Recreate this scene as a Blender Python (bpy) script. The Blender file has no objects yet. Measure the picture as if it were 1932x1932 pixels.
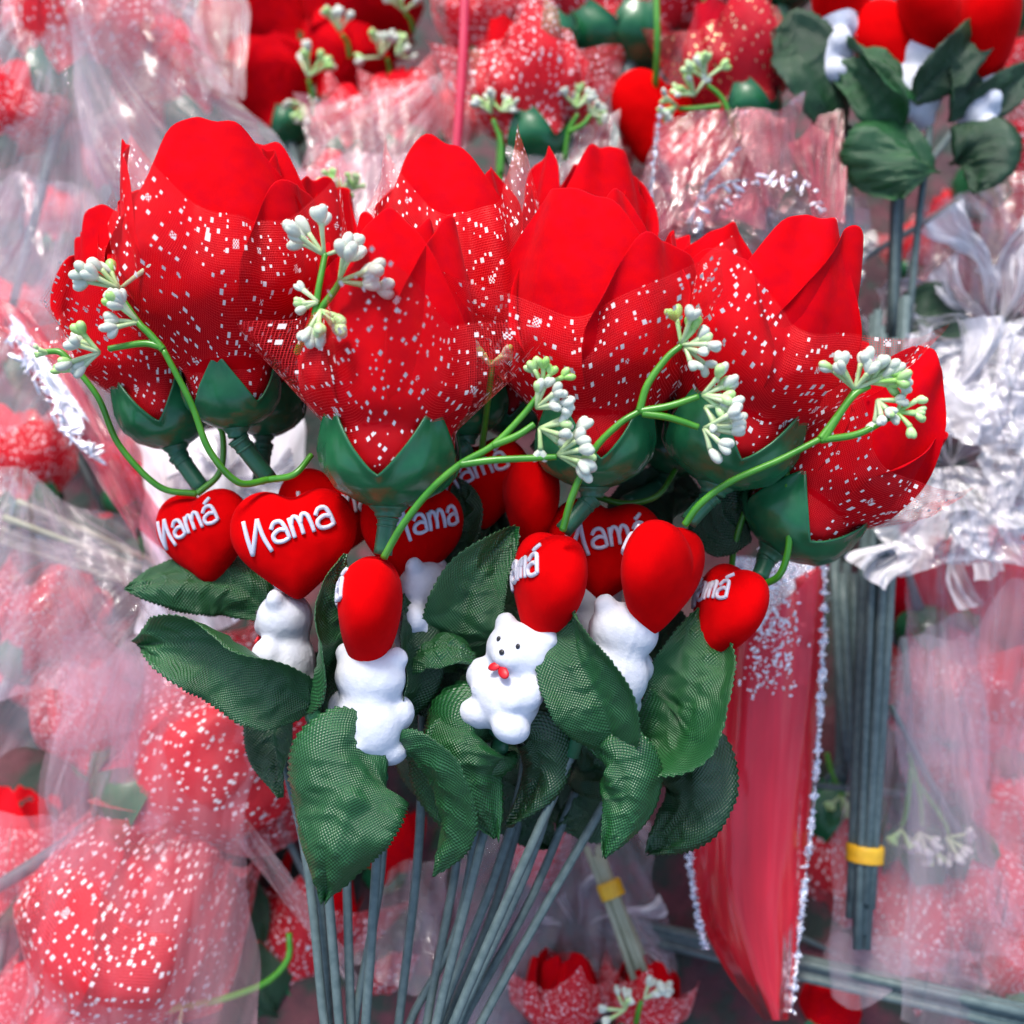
import bpy, math, random
import numpy as np
from mathutils import Matrix, Vector
from mathutils import noise as mn

# ------------------------------------------------------------------ camera, sky, sun
sc = bpy.context.scene
col = sc.collection
R = math.radians
S = 0.00014                       # metres per picture unit (the picture is 1932 units wide at the bouquet)
HALF = 966.0
FOV = R(50)
D = HALF / math.tan(FOV / 2)      # camera distance in units
TILT = math.atan(0.45)            # the display table leans this much away from the picture plane
RW = Matrix.Rotation(TILT, 4, 'X')

cam = bpy.data.cameras.new('camera')
cam.sensor_width = 36; cam.sensor_height = 36
cam.lens = 18 / math.tan(FOV / 2)
cam.clip_start = 0.01; cam.clip_end = 50
cam.dof.use_dof = True
cam.dof.focus_distance = (D - 140) * S
cam.dof.aperture_fstop = 8.6
camo = bpy.data.objects.new('camera', cam); col.objects.link(camo)
camo.matrix_world = RW @ Matrix.Translation((0, 0, D * S))
sc.camera = camo

SUN_EL, SUN_AZ = R(58), R(-20)
w = bpy.data.worlds.new('World'); sc.world = w; w.use_nodes = True
nt = w.node_tree; bg = nt.nodes['Background']
sky = nt.nodes.new('ShaderNodeTexSky'); sky.sky_type = 'NISHITA'; sky.sun_disc = False
sky.sun_elevation = SUN_EL; sky.sun_rotation = SUN_AZ
sky.air_density = 1.0; sky.dust_density = 3.0; sky.ozone_density = 1.0
nt.links.new(sky.outputs[0], bg.inputs[0]); bg.inputs[1].default_value = 0.15
sl = bpy.data.lights.new('sun', 'SUN'); sl.energy = 1.5; sl.angle = R(13); sl.color = (1, .96, .9)
so = bpy.data.objects.new('sun', sl); col.objects.link(so)
sd = Vector((math.sin(SUN_AZ) * math.cos(SUN_EL), math.cos(SUN_AZ) * math.cos(SUN_EL), math.sin(SUN_EL)))
so.rotation_euler = sd.to_track_quat('Z', 'Y').to_euler()
sc.view_settings.view_transform = 'Standard'; sc.view_settings.look = 'None'
sc.view_settings.exposure = 1.13; sc.view_settings.gamma = 1
sc.render.engine = 'CYCLES'
sc.cycles.max_bounces = 8; sc.cycles.diffuse_bounces = 3; sc.cycles.glossy_bounces = 3
sc.cycles.transmission_bounces = 4; sc.cycles.transparent_max_bounces = 24
sc.cycles.caustics_reflective = False; sc.cycles.caustics_refractive = False
sc.cycles.use_denoising = True

rnd = random.Random(7)

# ------------------------------------------------------------------ helpers
def P(px, py, z=0.0):
    k = (D - z) / D
    return np.array([(px - HALF) * k, (HALF - py) * k, z])

def nrm(v):
    v = np.asarray(v, float); return v / (np.linalg.norm(v) + 1e-12)

def thing(name, p0, label, cat, group=None, rot=None, scale=1.0):
    o = bpy.data.objects.new(name, None); col.objects.link(o)
    o.empty_display_size = 0.01
    M = RW @ Matrix.Translation(Vector(p0) * S)
    if rot is not None: M = M @ rot
    o.matrix_world = M @ Matrix.Scale(scale, 4)
    o['label'] = label; o['category'] = cat
    if group: o['group'] = group
    o['p0'] = [float(v) for v in p0]
    return o

def rawmesh(name, v, f, mat, uv=None, smooth=True, fmat=None, mats=None):
    me = bpy.data.meshes.new(name)
    v = np.asarray(v, float) * S
    me.from_pydata(v.tolist(), [], f)
    if uv is not None:
        ul = me.uv_layers.new(name='uv')
        li = np.zeros(len(me.loops), dtype=np.int32); me.loops.foreach_get('vertex_index', li)
        ul.data.foreach_set('uv', np.asarray(uv, np.float32)[li].ravel())
    if smooth: me.polygons.foreach_set('use_smooth', [True] * len(me.polygons))
    for m in (mats or [mat]): me.materials.append(m)
    if fmat is not None: me.polygons.foreach_set('material_index', fmat)
    me.update()
    return me

def put(name, me, parent=None, M=None, sub=0, solid=0.0, off=0.0, kind=None):
    o = bpy.data.objects.new(name, me); col.objects.link(o)
    if parent is not None:
        o.parent = parent
        if M is not None: o.matrix_local = M
    else:
        o.matrix_world = RW @ (M if M is not None else Matrix.Identity(4))
    if solid:
        m = o.modifiers.new('thickness', 'SOLIDIFY'); m.thickness = solid * S; m.offset = off
    if sub:
        m = o.modifiers.new('smooth', 'SUBSURF'); m.levels = sub; m.render_levels = sub
    if kind: o['kind'] = kind
    return o

def rel(parent):
    return np.array(parent['p0'])

def grid(nu, nv, fn, wrap=False):
    """fn(U,V)->(N,3); U across 0..1, V along 0..1"""
    us = np.linspace(0, 1, nu + 1)[:-1] if wrap else np.linspace(0, 1, nu + 1)
    vs = np.linspace(0, 1, nv + 1)
    U, V = np.meshgrid(us, vs)
    pts = fn(U.ravel(), V.ravel())
    n = len(us); f = []
    for j in range(nv):
        for i in range(nu if wrap else nu):
            a = j * n + i; b = j * n + (i + 1) % n
            if not wrap: b = j * n + i + 1
            f.append((a, b, b + n, a + n))
    return pts, f, np.stack([U.ravel(), V.ravel()], 1)

def spline(pts, n):
    pts = [np.asarray(p, float) for p in pts]
    if len(pts) == 2:
        t = np.linspace(0, 1, n)[:, None]; return pts[0] * (1 - t) + pts[1] * t
    q = [2 * pts[0] - pts[1]] + pts + [2 * pts[-1] - pts[-2]]
    out = []
    m = len(pts) - 1
    for t in np.linspace(0, m, n):
        i = min(int(t), m - 1); u = t - i
        a, b, c, d = q[i], q[i + 1], q[i + 2], q[i + 3]
        out.append(.5 * (2 * b + (c - a) * u + (2 * a - 5 * b + 4 * c - d) * u * u + (3 * b - a - 3 * c + d) * u ** 3))
    return np.array(out)

def tube(pts, rad, sides=8, n=None, cap=True):
    if n: pts = spline(pts, n)
    pts = np.asarray(pts, float); n = len(pts)
    rad = np.interp(np.linspace(0, 1, n), np.linspace(0, 1, len(rad)), rad) if hasattr(rad, '__len__') else np.full(n, rad)
    T = np.gradient(pts, axis=0); T /= np.linalg.norm(T, axis=1)[:, None] + 1e-9
    a = np.array([0, 0, 1.]) if abs(T[0][2]) < .9 else np.array([1., 0, 0])
    N = nrm(np.cross(T[0], a)); v = []
    for i in range(n):
        N = nrm(N - T[i] * np.dot(N, T[i])); B = np.cross(T[i], N)
        for k in range(sides):
            an = 2 * math.pi * k / sides
            v.append(pts[i] + rad[i] * (math.cos(an) * N + math.sin(an) * B))
    f = []
    for i in range(n - 1):
        for k in range(sides):
            a0 = i * sides + k; b0 = i * sides + (k + 1) % sides
            f.append((a0, b0, b0 + sides, a0 + sides))
    if cap:
        f.append(tuple(range(sides))[::-1]); f.append(tuple((n - 1) * sides + k for k in range(sides)))
    return np.array(v), f

def ellipsoid(c, r, ax=None, nu=10, nv=7, taper=0.0):
    """r=(rx,ry,rz); ax = 3x3 columns"""
    v = []; f = []
    for j in range(nv + 1):
        th = math.pi * j / nv
        for i in range(nu):
            ph = 2 * math.pi * i / nu
            y = math.cos(th); s = math.sin(th) * (1 + taper * y)
            v.append((r[0] * s * math.cos(ph), r[1] * y, r[2] * s * math.sin(ph)))
    for j in range(nv):
        for i in range(nu):
            a = j * nu + i; b = j * nu + (i + 1) % nu
            f.append((a, b, b + nu, a + nu))
    v = np.array(v)
    if ax is not None: v = v @ np.asarray(ax).T
    return v + np.asarray(c), f

def join(parts):
    V = []; F = []; n = 0
    for v, f in parts:
        V.append(v); F += [tuple(i + n for i in q) for q in f]; n += len(v)
    return np.vstack(V), F

def frame(base, top, spin=0.0, hint=(0, 0, 1)):
    """3x3 with Y along base->top and Z as near as possible to the viewer, spun about Y (degrees)"""
    Y = nrm(np.asarray(top) - np.asarray(base)); Z = np.asarray(hint, float)
    Z = nrm(Z - Y * np.dot(Z, Y)); X = np.cross(Y, Z)
    a = math.radians(spin); c, s = math.cos(a), math.sin(a)
    Xs = X * c - Z * s; Zs = X * s + Z * c
    return np.stack([Xs, Y, Zs], 1)

def mat4(M3, t=(0, 0, 0), sc_=1.0):
    m = Matrix(((M3[0][0], M3[0][1], M3[0][2], 0), (M3[1][0], M3[1][1], M3[1][2], 0), (M3[2][0], M3[2][1], M3[2][2], 0), (0, 0, 0, 1)))
    return Matrix.Translation(Vector([float(x) for x in t]) * S) @ m @ Matrix.Scale(sc_, 4)

# ------------------------------------------------------------------ materials
class NB:
    def __init__(self, name):
        self.m = bpy.data.materials.new(name); self.m.use_nodes = True
        self.t = self.m.node_tree; self.n = self.t.nodes; self.l = self.t.links
        self.out = self.n['Material Output']; self.b = self.n['Principled BSDF']
    def N(self, ty, **kw):
        n = self.n.new('ShaderNode' + ty)
        for k, v in kw.items(): setattr(n, k, v)
        return n
    def L(self, a, b): self.l.new(a, b)
    def math(self, op, a, b=None, c=None, clamp=False):
        n = self.N('Math', operation=op); n.use_clamp = clamp
        for i, x in enumerate((a, b, c)):
            if x is None: continue
            if isinstance(x, (int, float)): n.inputs[i].default_value = x
            else: self.L(x, n.inputs[i])
        return n.outputs[0]
    def noise(self, scale, detail=3, rough=.5, coord=None):
        n = self.N('TexNoise'); n.inputs['Scale'].default_value = scale
        n.inputs['Detail'].default_value = detail; n.inputs['Roughness'].default_value = rough
        if coord is None:
            if not hasattr(self, 'tc'): self.tc = self.N('TexCoord')
            coord = self.tc.outputs['Object']
        self.L(coord, n.inputs['Vector']); return n.outputs['Fac']
    def uv(self):
        if not hasattr(self, 'tc'): self.tc = self.N('TexCoord')
        return self.tc.outputs['UV']
    def mix(self, f, a, b):
        n = self.N('Mix', data_type='RGBA')
        if isinstance(f, (int, float)): n.inputs[0].default_value = f
        else: self.L(f, n.inputs[0])
        for i, x in ((6, a), (7, b)):
            if isinstance(x, tuple): n.inputs[i].default_value = (*x, 1)
            else: self.L(x, n.inputs[i])
        return n.outputs[2]
    def bump(self, h, strength=.3, dist=.0002):
        n = self.N('Bump'); n.inputs['Strength'].default_value = strength; n.inputs['Distance'].default_value = dist
        self.L(h, n.inputs['Height']); return n.outputs[0]
    def set(self, **kw):
        for k, v in kw.items():
            i = self.b.inputs[k.replace('_', ' ')]
            if isinstance(v, tuple): i.default_value = (*v, 1)
            elif isinstance(v, (int, float)): i.default_value = v
            else: self.L(v, i)
    def ramp(self, v, lo, hi):
        n = self.N('MapRange'); n.inputs[1].default_value = lo; n.inputs[2].default_value = hi
        self.L(v, n.inputs[0]); return n.outputs[0]

def velvet(name, a, b, sheen=.35, rough=.85):
    k = NB(name)
    f = k.ramp(k.noise(260, 3), .35, .7)
    fine = k.noise(9000, 2)
    soft = k.N('Bump'); soft.inputs['Strength'].default_value = .28; soft.inputs['Distance'].default_value = .004
    k.L(k.noise(75, 2), soft.inputs['Height'])
    fb = k.N('Bump'); fb.inputs['Strength'].default_value = .35; fb.inputs['Distance'].default_value = .00008
    k.L(fine, fb.inputs['Height']); k.L(soft.outputs[0], fb.inputs['Normal'])
    k.set(Base_Color=k.mix(f, a, b), Roughness=rough, Sheen_Weight=sheen, Sheen_Roughness=.4, Normal=fb.outputs[0])
    k.b.inputs['Sheen Tint'].default_value = (1, .25, .35, 1)
    k.b.inputs['Specular IOR Level'].default_value = .035
    return k.m
M_petal = velvet('red petal cloth', (.53, .0003, .0035), (.46, .0003, .006), .07)
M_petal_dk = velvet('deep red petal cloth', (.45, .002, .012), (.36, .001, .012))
M_petal_pk = velvet('rose red petal cloth', (.64, .006, .014), (.54, .005, .012), .2)
M_heart = velvet('flocked red heart', (.62, .0004, .0015), (.56, .0004, .0015), .04, .95)

def fabric_leaf(name, a, b, back):
    k = NB(name)
    sep = k.N('SeparateXYZ'); k.L(k.uv(), sep.inputs[0])
    fx = k.math('SINE', k.math('MULTIPLY', sep.outputs[0], 2 * math.pi / 6.2))
    fy = k.math('SINE', k.math('MULTIPLY', sep.outputs[1], 2 * math.pi / 6.2))
    wv = k.ramp(k.math('MULTIPLY', fx, fy), -.9, .9)
    c = k.mix(wv, a, b)
    geo = k.N('NewGeometry')
    big = k.ramp(k.noise(90, 2), .35, .7)
    c = k.mix(k.math('MULTIPLY', big, .35), c, (a[0] * .6, a[1] * .75, a[2] * .6))
    c = k.mix(geo.outputs['Backfacing'], c, k.mix(wv, back, (back[0] * 2, back[1] * 1.7, back[2] * 1.7)))
    k.set(Base_Color=c, Roughness=.36, Normal=k.bump(wv, .7, .0003))
    k.b.inputs['Specular IOR Level'].default_value = .6
    return k.m
M_leaf = fabric_leaf('woven green leaf cloth', (.004, .046, .010), (.018, .125, .032), (.010, .040, .005))
M_leaf_shade = fabric_leaf('shade darkened leaf cloth', (.003, .028, .007), (.010, .070, .019), (.007, .026, .004))  # darker copy of the leaf cloth: shade in the gaps put into its colour

def plastic(name, a, b, rough=.35, spec=.5, sss=0.0, sc_=120, rel=(1500, .12, .0001)):
    k = NB(name)
    f = k.ramp(k.noise(sc_, 3), .35, .68)
    k.set(Base_Color=k.mix(f, a, b), Roughness=rough, Normal=k.bump(k.noise(rel[0], 3), rel[1], rel[2]))
    k.b.inputs['Specular IOR Level'].default_value = spec
    if sss:
        k.b.inputs['Subsurface Weight'].default_value = sss
        k.b.inputs['Subsurface Radius'].default_value = (.002, .002, .002); k.b.inputs['Subsurface Scale'].default_value = .5
    return k.m
M_calyx = plastic('green calyx plastic', (.008, .10, .036), (.016, .14, .052), .26)
M_neck = plastic('green neck plastic', (.014, .10, .048), (.03, .14, .07), .34)
M_sprig = plastic('bright green sprig plastic', (.035, .20, .012), (.08, .29, .024), .28)
M_sprig_pale = plastic('pale sprig plastic', (.35, .5, .2), (.55, .65, .4), .3)
M_bud = plastic('white bud plastic', (.52, .57, .46), (.61, .65, .56), .28)
M_budg = plastic('green bud plastic', (.28, .55, .12), (.55, .72, .38), .28)
M_stem = plastic('grey green wire', (.07, .108, .11), (.11, .155, .155), .5, .4, sc_=400)
M_stem_tan = plastic('tan wire', (.25, .26, .17), (.35, .36, .25), .5)
M_bear = plastic('white foam', (.56, .59, .67), (.62, .65, .71), .75, .15, sc_=300, rel=(420, .5, .0006))
M_print = plastic('white raised print', (.56, .56, .65), (.62, .62, .70), .6)
M_black = plastic('black paint', (.01, .01, .012), (.03, .03, .035), .3)
M_bow = plastic('red paint', (.65, .01, .02), (.55, .005, .01), .45)
M_yellow = plastic('yellow tape', (.78, .45, .02), (.65, .33, .01), .5)

def tulle(name, line, dot, gold=False, cell=6.3, spacing=34., cover=.2, ds=1.0):
    k = NB(name); uv = k.uv()
    sep = k.N('SeparateXYZ'); k.L(uv, sep.inputs[0])
    def ln(o):
        fr = k.math('FRACT', k.math('DIVIDE', o, cell))
        return k.math('LESS_THAN', k.math('ABSOLUTE', k.math('SUBTRACT', fr, .5)), cover * .5)
    net = k.math('MAXIMUM', ln(sep.outputs[0]), ln(sep.outputs[1]))
    dots = None
    for (sp, rad, drop, off) in ((spacing, 3.3 * ds, .4, 0.), (spacing * 1.2, 2.1 * ds, .45, 57.3), (spacing * 3.0, 6.2 * ds, .5, 211.)):
        mp = k.N('Mapping'); mp.inputs['Location'].default_value = (off, off * 1.7, 0); k.L(uv, mp.inputs[0])
        vo = k.N('TexVoronoi', voronoi_dimensions='2D', distance='CHEBYCHEV'); vo.inputs['Scale'].default_value = 1 / sp
        vo.inputs['Randomness'].default_value = .85; k.L(mp.outputs[0], vo.inputs['Vector'])
        sepc = k.N('SeparateColor'); k.L(vo.outputs['Color'], sepc.inputs[0])
        d = k.math('LESS_THAN', vo.outputs['Distance'], k.math('MULTIPLY', k.math('ADD', k.math('MULTIPLY', sepc.outputs[2], .8), .6), rad / sp))
        d = k.math('MULTIPLY', d, k.math('GREATER_THAN', sepc.outputs[0], drop))
        if sp > spacing * 2:                 # the larger specks are broken up into squares
            ck = k.N('TexChecker'); ck.inputs['Scale'].default_value = 1 / 3.4; k.L(uv, ck.inputs[0])
            d = k.math('MULTIPLY', d, k.math('MAXIMUM', k.math('SUBTRACT', 1., ck.outputs['Fac']), k.math('GREATER_THAN', sepc.outputs[1], .75)))
        dots = d if dots is None else k.math('MAXIMUM', dots, d)
    a = k.math('MAXIMUM', net, dots)
    k.set(Base_Color=k.mix(dots, line, dot), Roughness=k.math('SUBTRACT', .55, k.math('MULTIPLY', dots, .25)))
    if gold: k.set(Metallic=k.math('MULTIPLY', dots, .8))
    tr = k.N('BsdfTransparent'); mx = k.N('MixShader')
    k.L(a, mx.inputs[0]); k.L(tr.outputs[0], mx.inputs[1]); k.L(k.b.outputs[0], mx.inputs[2])
    k.L(mx.outputs[0], k.out.inputs[0])
    return k.m
M_tulle = tulle('dotted red tulle', (.80, .008, .014), (.80, .68, .66), cell=4.2, spacing=26, cover=.12)
M_tulle_bg = tulle('dotted red tulle far', (.82, .05, .07), (.84, .72, .72), cell=4.8, spacing=20, cover=.2, ds=.95)
M_tulle_gold = tulle('gold dotted tulle', (.5, .02, .03), (.85, .68, .38), True, spacing=30)

def film(name, tint, milky=.25, gloss=.06, rough=.22, tr_tint=(.97, .95, .98), bscale=90, bstr=.35, front=.6):
    k = NB(name)
    mp = k.N('Mapping'); mp.inputs['Scale'].default_value = (6, 1.1, 1); k.L(k.uv(), mp.inputs[0])
    st = k.noise(1.0, 3, .5, mp.outputs[0])
    mp2 = k.N('Mapping'); mp2.inputs['Scale'].default_value = (30, 1.3, 1); k.L(k.uv(), mp2.inputs[0])
    st2 = k.noise(1.0, 3, .6, mp2.outputs[0])
    bn = k.bump(k.math('ADD', k.math('MULTIPLY', st, 1.2), k.math('MULTIPLY', st2, .4)), bstr, .006)
    tr = k.N('BsdfTransparent'); tr.inputs[0].default_value = (*tr_tint, 1)
    tl = k.N('BsdfTranslucent'); tl.inputs[0].default_value = (*tint, 1); k.L(bn, tl.inputs['Normal'])
    df = k.N('BsdfDiffuse'); df.inputs[0].default_value = (*tint, 1); k.L(bn, df.inputs['Normal'])
    gl = k.N('BsdfGlossy'); gl.inputs['Roughness'].default_value = rough; k.L(bn, gl.inputs['Normal'])
    m0 = k.N('MixShader'); m0.inputs[0].default_value = front; k.L(tl.outputs[0], m0.inputs[1]); k.L(df.outputs[0], m0.inputs[2])
    m1 = k.N('MixShader')
    thick = k.math('ADD', k.math('MULTIPLY', k.ramp(st, .36, .68), .85), k.math('MULTIPLY', k.ramp(st2, .52, .75), .32))
    k.L(k.math('MULTIPLY', k.math('ADD', thick, .25), milky, clamp=True), m1.inputs[0])
    k.L(tr.outputs[0], m1.inputs[1]); k.L(m0.outputs[0], m1.inputs[2])
    lw = k.N('LayerWeight'); lw.inputs['Blend'].default_value = .12; k.L(bn, lw.inputs['Normal'])
    m2 = k.N('MixShader'); k.L(k.math('ADD', k.math('MULTIPLY', lw.outputs['Fresnel'], .6), gloss, clamp=True), m2.inputs[0])
    k.L(m1.outputs[0], m2.inputs[1]); k.L(gl.outputs[0], m2.inputs[2])
    k.L(m2.outputs[0], k.out.inputs[0])
    return k.m
M_film = film('clear cellophane', (.94, .73, .79), .31, .06, .08, bstr=.65)
M_film_thin = film('thin clear cellophane', (.93, .76, .80), .18, .05, .08, bstr=.6)
M_film_pink2 = film('thin rosy cellophane', (.92, .46, .52), .24, .04, .1, bstr=.55)
M_film_glint = film('crinkled clear cellophane', (.6, .5, .56), .16, .12, .1, bstr=.8)
M_film_pink = film('pink tinted cellophane', (.92, .38, .45), .38, .05, .1, bstr=.55)
M_film_red = film('red cellophane', (.95, .10, .16), .60, .10, .1, tr_tint=(.98, .36, .42), bstr=.6)
M_wrap = film('glossy red wrapper film', (.95, .03, .06), .85, .05, .16, tr_tint=(.98, .16, .2), bstr=.35, front=.75)
M_film_rose = film('rose red clear cellophane', (.93, .16, .22), .34, .09, .08, tr_tint=(.98, .5, .55), bstr=.6)
M_film_white2 = film('crumpled clear white film', (.96, .94, .98), .55, .10, .12, bstr=.5, front=.8)
M_film_white = film('white milky film', (.96, .94, .98), 1.0, .04, .25, bstr=.22, front=.85)

def foil(name, colr, rough=.18, bs=900, st=1.0):
    k = NB(name)
    k.set(Base_Color=colr, Metallic=1.0, Roughness=rough, Normal=k.bump(k.noise(bs, 3, .6), st, .0012))
    return k.m
M_foil = foil('silver foil', (.85, .85, .92))

k = NB('dark table cloth')
f1 = k.ramp(k.noise(25, 4, .6), .35, .65); f2 = k.ramp(k.noise(70, 4, .6), .45, .6)
k.set(Base_Color=k.mix(f2, k.mix(f1, (.03, .012, .016), (.12, .03, .04)), (.015, .03, .022)), Roughness=.8,
      Normal=k.bump(k.noise(80, 4), .8, .004))
M_table = k.m

# ------------------------------------------------------------------ flower parts
PR_T = [0, .04, .12, .22, .35, .5, .65, .8, .92, 1.0]
PR_R = [.05, .12, .22, .285, .32, .33, .32, .285, .25, .22]

def inside(r, y, cal):
    if cal is None: return r
    cr, ch = cal
    lim = np.interp(y / ch, [-1, 0, .06, .18, .35, .55, .8, 1.1], [.10, .14, .36, .66, .85, .92, .91, .9]) * cr
    lim = lim + np.clip(y - ch * .72, 0, None) * 1.0
    return np.minimum(r, lim)
def petal_pts(H, RR, az, h, wd, flare, layer, seed, nu=14, nv=18, cal=None):
    """one cloth petal of a bud whose axis is local +Y; az in degrees, 0 = +Z"""
    q = random.Random(seed)
    ph = [q.uniform(0, 6.28) for _ in range(5)]
    skew = q.uniform(-.16, .16); tn = q.uniform(-.04, .16)
    def fn(U, V):
        s = U * 2 - 1
        wt = np.interp(V, [0, .15, .4, .62, .82, 1], [.28, .62, .95, 1.02, .98 + tn * .3, .80 + tn * .8])
        y = V * (1 - .34 * np.abs(s) ** 2.6) + skew * s * V ** 2 * .5
        y = y * h + .018 * np.sin(s * 6 + ph[0]) * V ** 3 + .012 * np.sin(s * 13 + ph[4]) * V ** 3
        r = np.interp(y, PR_T + [1.3], PR_R + [.22]) * RR * layer
        r = r + flare * V ** 3 * .16 + .035 * wd * (np.abs(s) ** 4) * V ** 1.5
        r = r + .010 * np.sin(V * 5 + ph[1] + s * 3) + .020 * np.sin(s * 8 + ph[2]) * V ** 2
        r = r - .05 * np.exp(-((s - .45 * np.sin(ph[3]) - .15 * V) / .09) ** 2) * V * (1.15 - V)      # soft centre crease
        r = inside(r, y, None if cal is None else (cal[0] * .95 * min(layer, 1.0), cal[1]))
        a = np.radians(az) + s * wt * math.radians(62) * wd
        return np.stack([np.sin(a) * r, y, np.cos(a) * r], 1) * H
    return grid(nu, nv, fn)

def tulle_pts(H, RR, side, spin, flare, seed, n=64, lift=1.0, cal=None):
    q = random.Random(seed); ph = [q.uniform(0, 6.28) for _ in range(6)]
    kf = [q.choice([3, 4, 5]), q.choice([7, 8, 9]), q.choice([12, 13])]
    fl = [q.uniform(.5, 1.3) for _ in range(4)]
    def fn(U, V):
        u = (U * 2 - 1); v = (V * 2 - 1)
        rho = np.sqrt(u * u + v * v) * side
        phi = np.arctan2(u, v) + math.radians(spin)
        loc = np.arctan2(u, v)
        d = rho / H
        y = np.interp(d, [0, .06, .16, .3, .5, .8, 1.2], [0.0, .01, .06, .18, .37, .66, 1.05]) * lift
        r = np.interp(y, PR_T + [1.3], PR_R + [.2]) * RR * 1.05 + .012
        r = np.where(d < .12, np.minimum(r, d * .95), r)
        cn = np.abs(np.sin(2 * loc)) ** 3                      # 1 at the cloth's corners
        qd = ((np.floor(loc / (math.pi / 2)).astype(int)) % 4)
        ff = np.array(fl)[qd]
        amt = np.clip(d - .30, 0, None)
        r = r + flare * ff * cn * amt ** 1.3 * .95
        y = y - flare * ff * cn * amt ** 1.5 * .30
        fold = (.022 * np.sin(kf[0] * phi + ph[0]) + .016 * np.sin(kf[1] * phi + ph[1]) + .009 * np.sin(kf[2] * phi + ph[2] + d * 4))
        r = r + np.abs(fold) * np.clip(d * 3.2, 0, 1.4)
        y = y + .012 * np.sin(kf[1] * phi + ph[4]) * np.clip(d * 2, 0, 1)
        r = inside(r, y, cal)
        return np.stack([np.sin(phi) * r, y, np.cos(phi) * r], 1) * H
    v, f, uv = grid(n, n, fn)
    return v, f, (uv * 2 - 1) * side + q.uniform(0, 400)

def calyx_pts(rad, hh, spin, seed, nsep=4, curl=.25):
    q = random.Random(seed); tips = [q.uniform(.8, 1.15) for _ in range(nsep)]; cl = [q.uniform(.3, 1.3) * curl for _ in range(nsep)]
    def fn(U, V):
        phi = U * 2 * math.pi
        c = (U * nsep) % 1.0 - .5; k_ = np.floor(U * nsep).astype(int) % nsep
        tip = np.clip(1 - np.abs(c) * 2, 0, 1)
        top = (.30 + .84 * tip ** 1.3 * np.array(tips)[k_])
        y = V * top
        r = np.interp(y, [0, .06, .18, .35, .55, .8, 1.1], [.18, .42, .74, .93, 1.0, .99, .93])
        r = r + np.array(cl)[k_] * np.clip(y - .55, 0, 1) ** 1.6
        r = r - .035 * np.exp(-(c / .03) ** 2) * V + .0 * V
        r = r - .022 * np.exp(-((np.abs(c) - .17 * (1 - V * .6)) / .02) ** 2) * V + .03 * np.sin(V * 7 + k_ * 2.1) * V
        a = phi + math.radians(spin)
        return np.stack([np.sin(a) * r * rad, y * hh, np.cos(a) * r * rad], 1)
    return grid(nsep * 20, 14, fn, wrap=True)

def lathe(prof, sides=20):
    """prof: list of (r, y); axis Y"""
    v = []; f = []
    for (r, y) in prof:
        for k_ in range(sides):
            a = 2 * math.pi * k_ / sides; v.append((r * math.sin(a), y, r * math.cos(a)))
    for j in range(len(prof) - 1):
        for k_ in range(sides):
            a = j * sides + k_; b = j * sides + (k_ + 1) % sides
            f.append((a, b, b + sides, a + sides))
    return np.array(v, float), f

# heart -------------------------------------------------------------
def h_out(a):
    x = 16 * np.sin(a) ** 3; y = 13 * np.cos(a) - 5 * np.cos(2 * a) - 2 * np.cos(3 * a) - np.cos(4 * a)
    hx = x * 6.9; hy = (y + 1.2) * 6.4 + 3
    ex = 108 * np.sin(a); ey = 98 * np.cos(a) - 6 + 12 * np.cos(2 * a) * (np.cos(a) < 0)
    return np.stack([(hx * .58 + ex * .42) * 1.03, (hy * .58 + ey * .42) * 1.15], -1)
_aa = np.linspace(0, 2 * math.pi, 721)
_ho = h_out(_aa); _hang = np.unwrap(np.arctan2(_ho[:, 0], _ho[:, 1])); _hrad = np.hypot(_ho[:, 0], _ho[:, 1])
_o = np.argsort(_hang % (2 * math.pi)); _HA = (_hang % (2 * math.pi))[_o]; _HR = _hrad[_o]
HT = 55.0
def heart_z(x, y):
    a = np.arctan2(x, y) % (2 * math.pi)
    rho = np.hypot(x, y) / np.interp(a, _HA, _HR, period=2 * math.pi)
    return HT * (1 + .12 * y / 100) * np.sqrt(np.clip(1 - rho ** 2.3, 0.02, 1))
def heart_mesh():
    na, nr = 56, 9; v = []; f = []
    for sgn in (1, -1):
        for j in range(nr):
            th = (math.pi / 2) * j / (nr - 1) if sgn == 1 else math.pi / 2 + (math.pi / 2) * (j) / (nr - 1)
            if sgn == -1 and j == 0: continue
            rho = abs(math.sin(th))
            for i in range(na):
                a = 2 * math.pi * i / na; p = h_out(np.array(a)) * max(rho, .002)
                z = math.copysign(HT * (1 + .12 * p[1] / 100) * abs(math.cos(th)) ** .9, math.cos(th))
                v.append((p[0], p[1], z))
    rows = 2 * nr - 1
    for j in range(rows - 1):
        for i in range(na):
            a = j * na + i; b = j * na + (i + 1) % na
            f.append((a, a + na, b + na, b))
    return rawmesh('heart', v, f, M_heart)
ME_HEART = heart_mesh()

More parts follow.
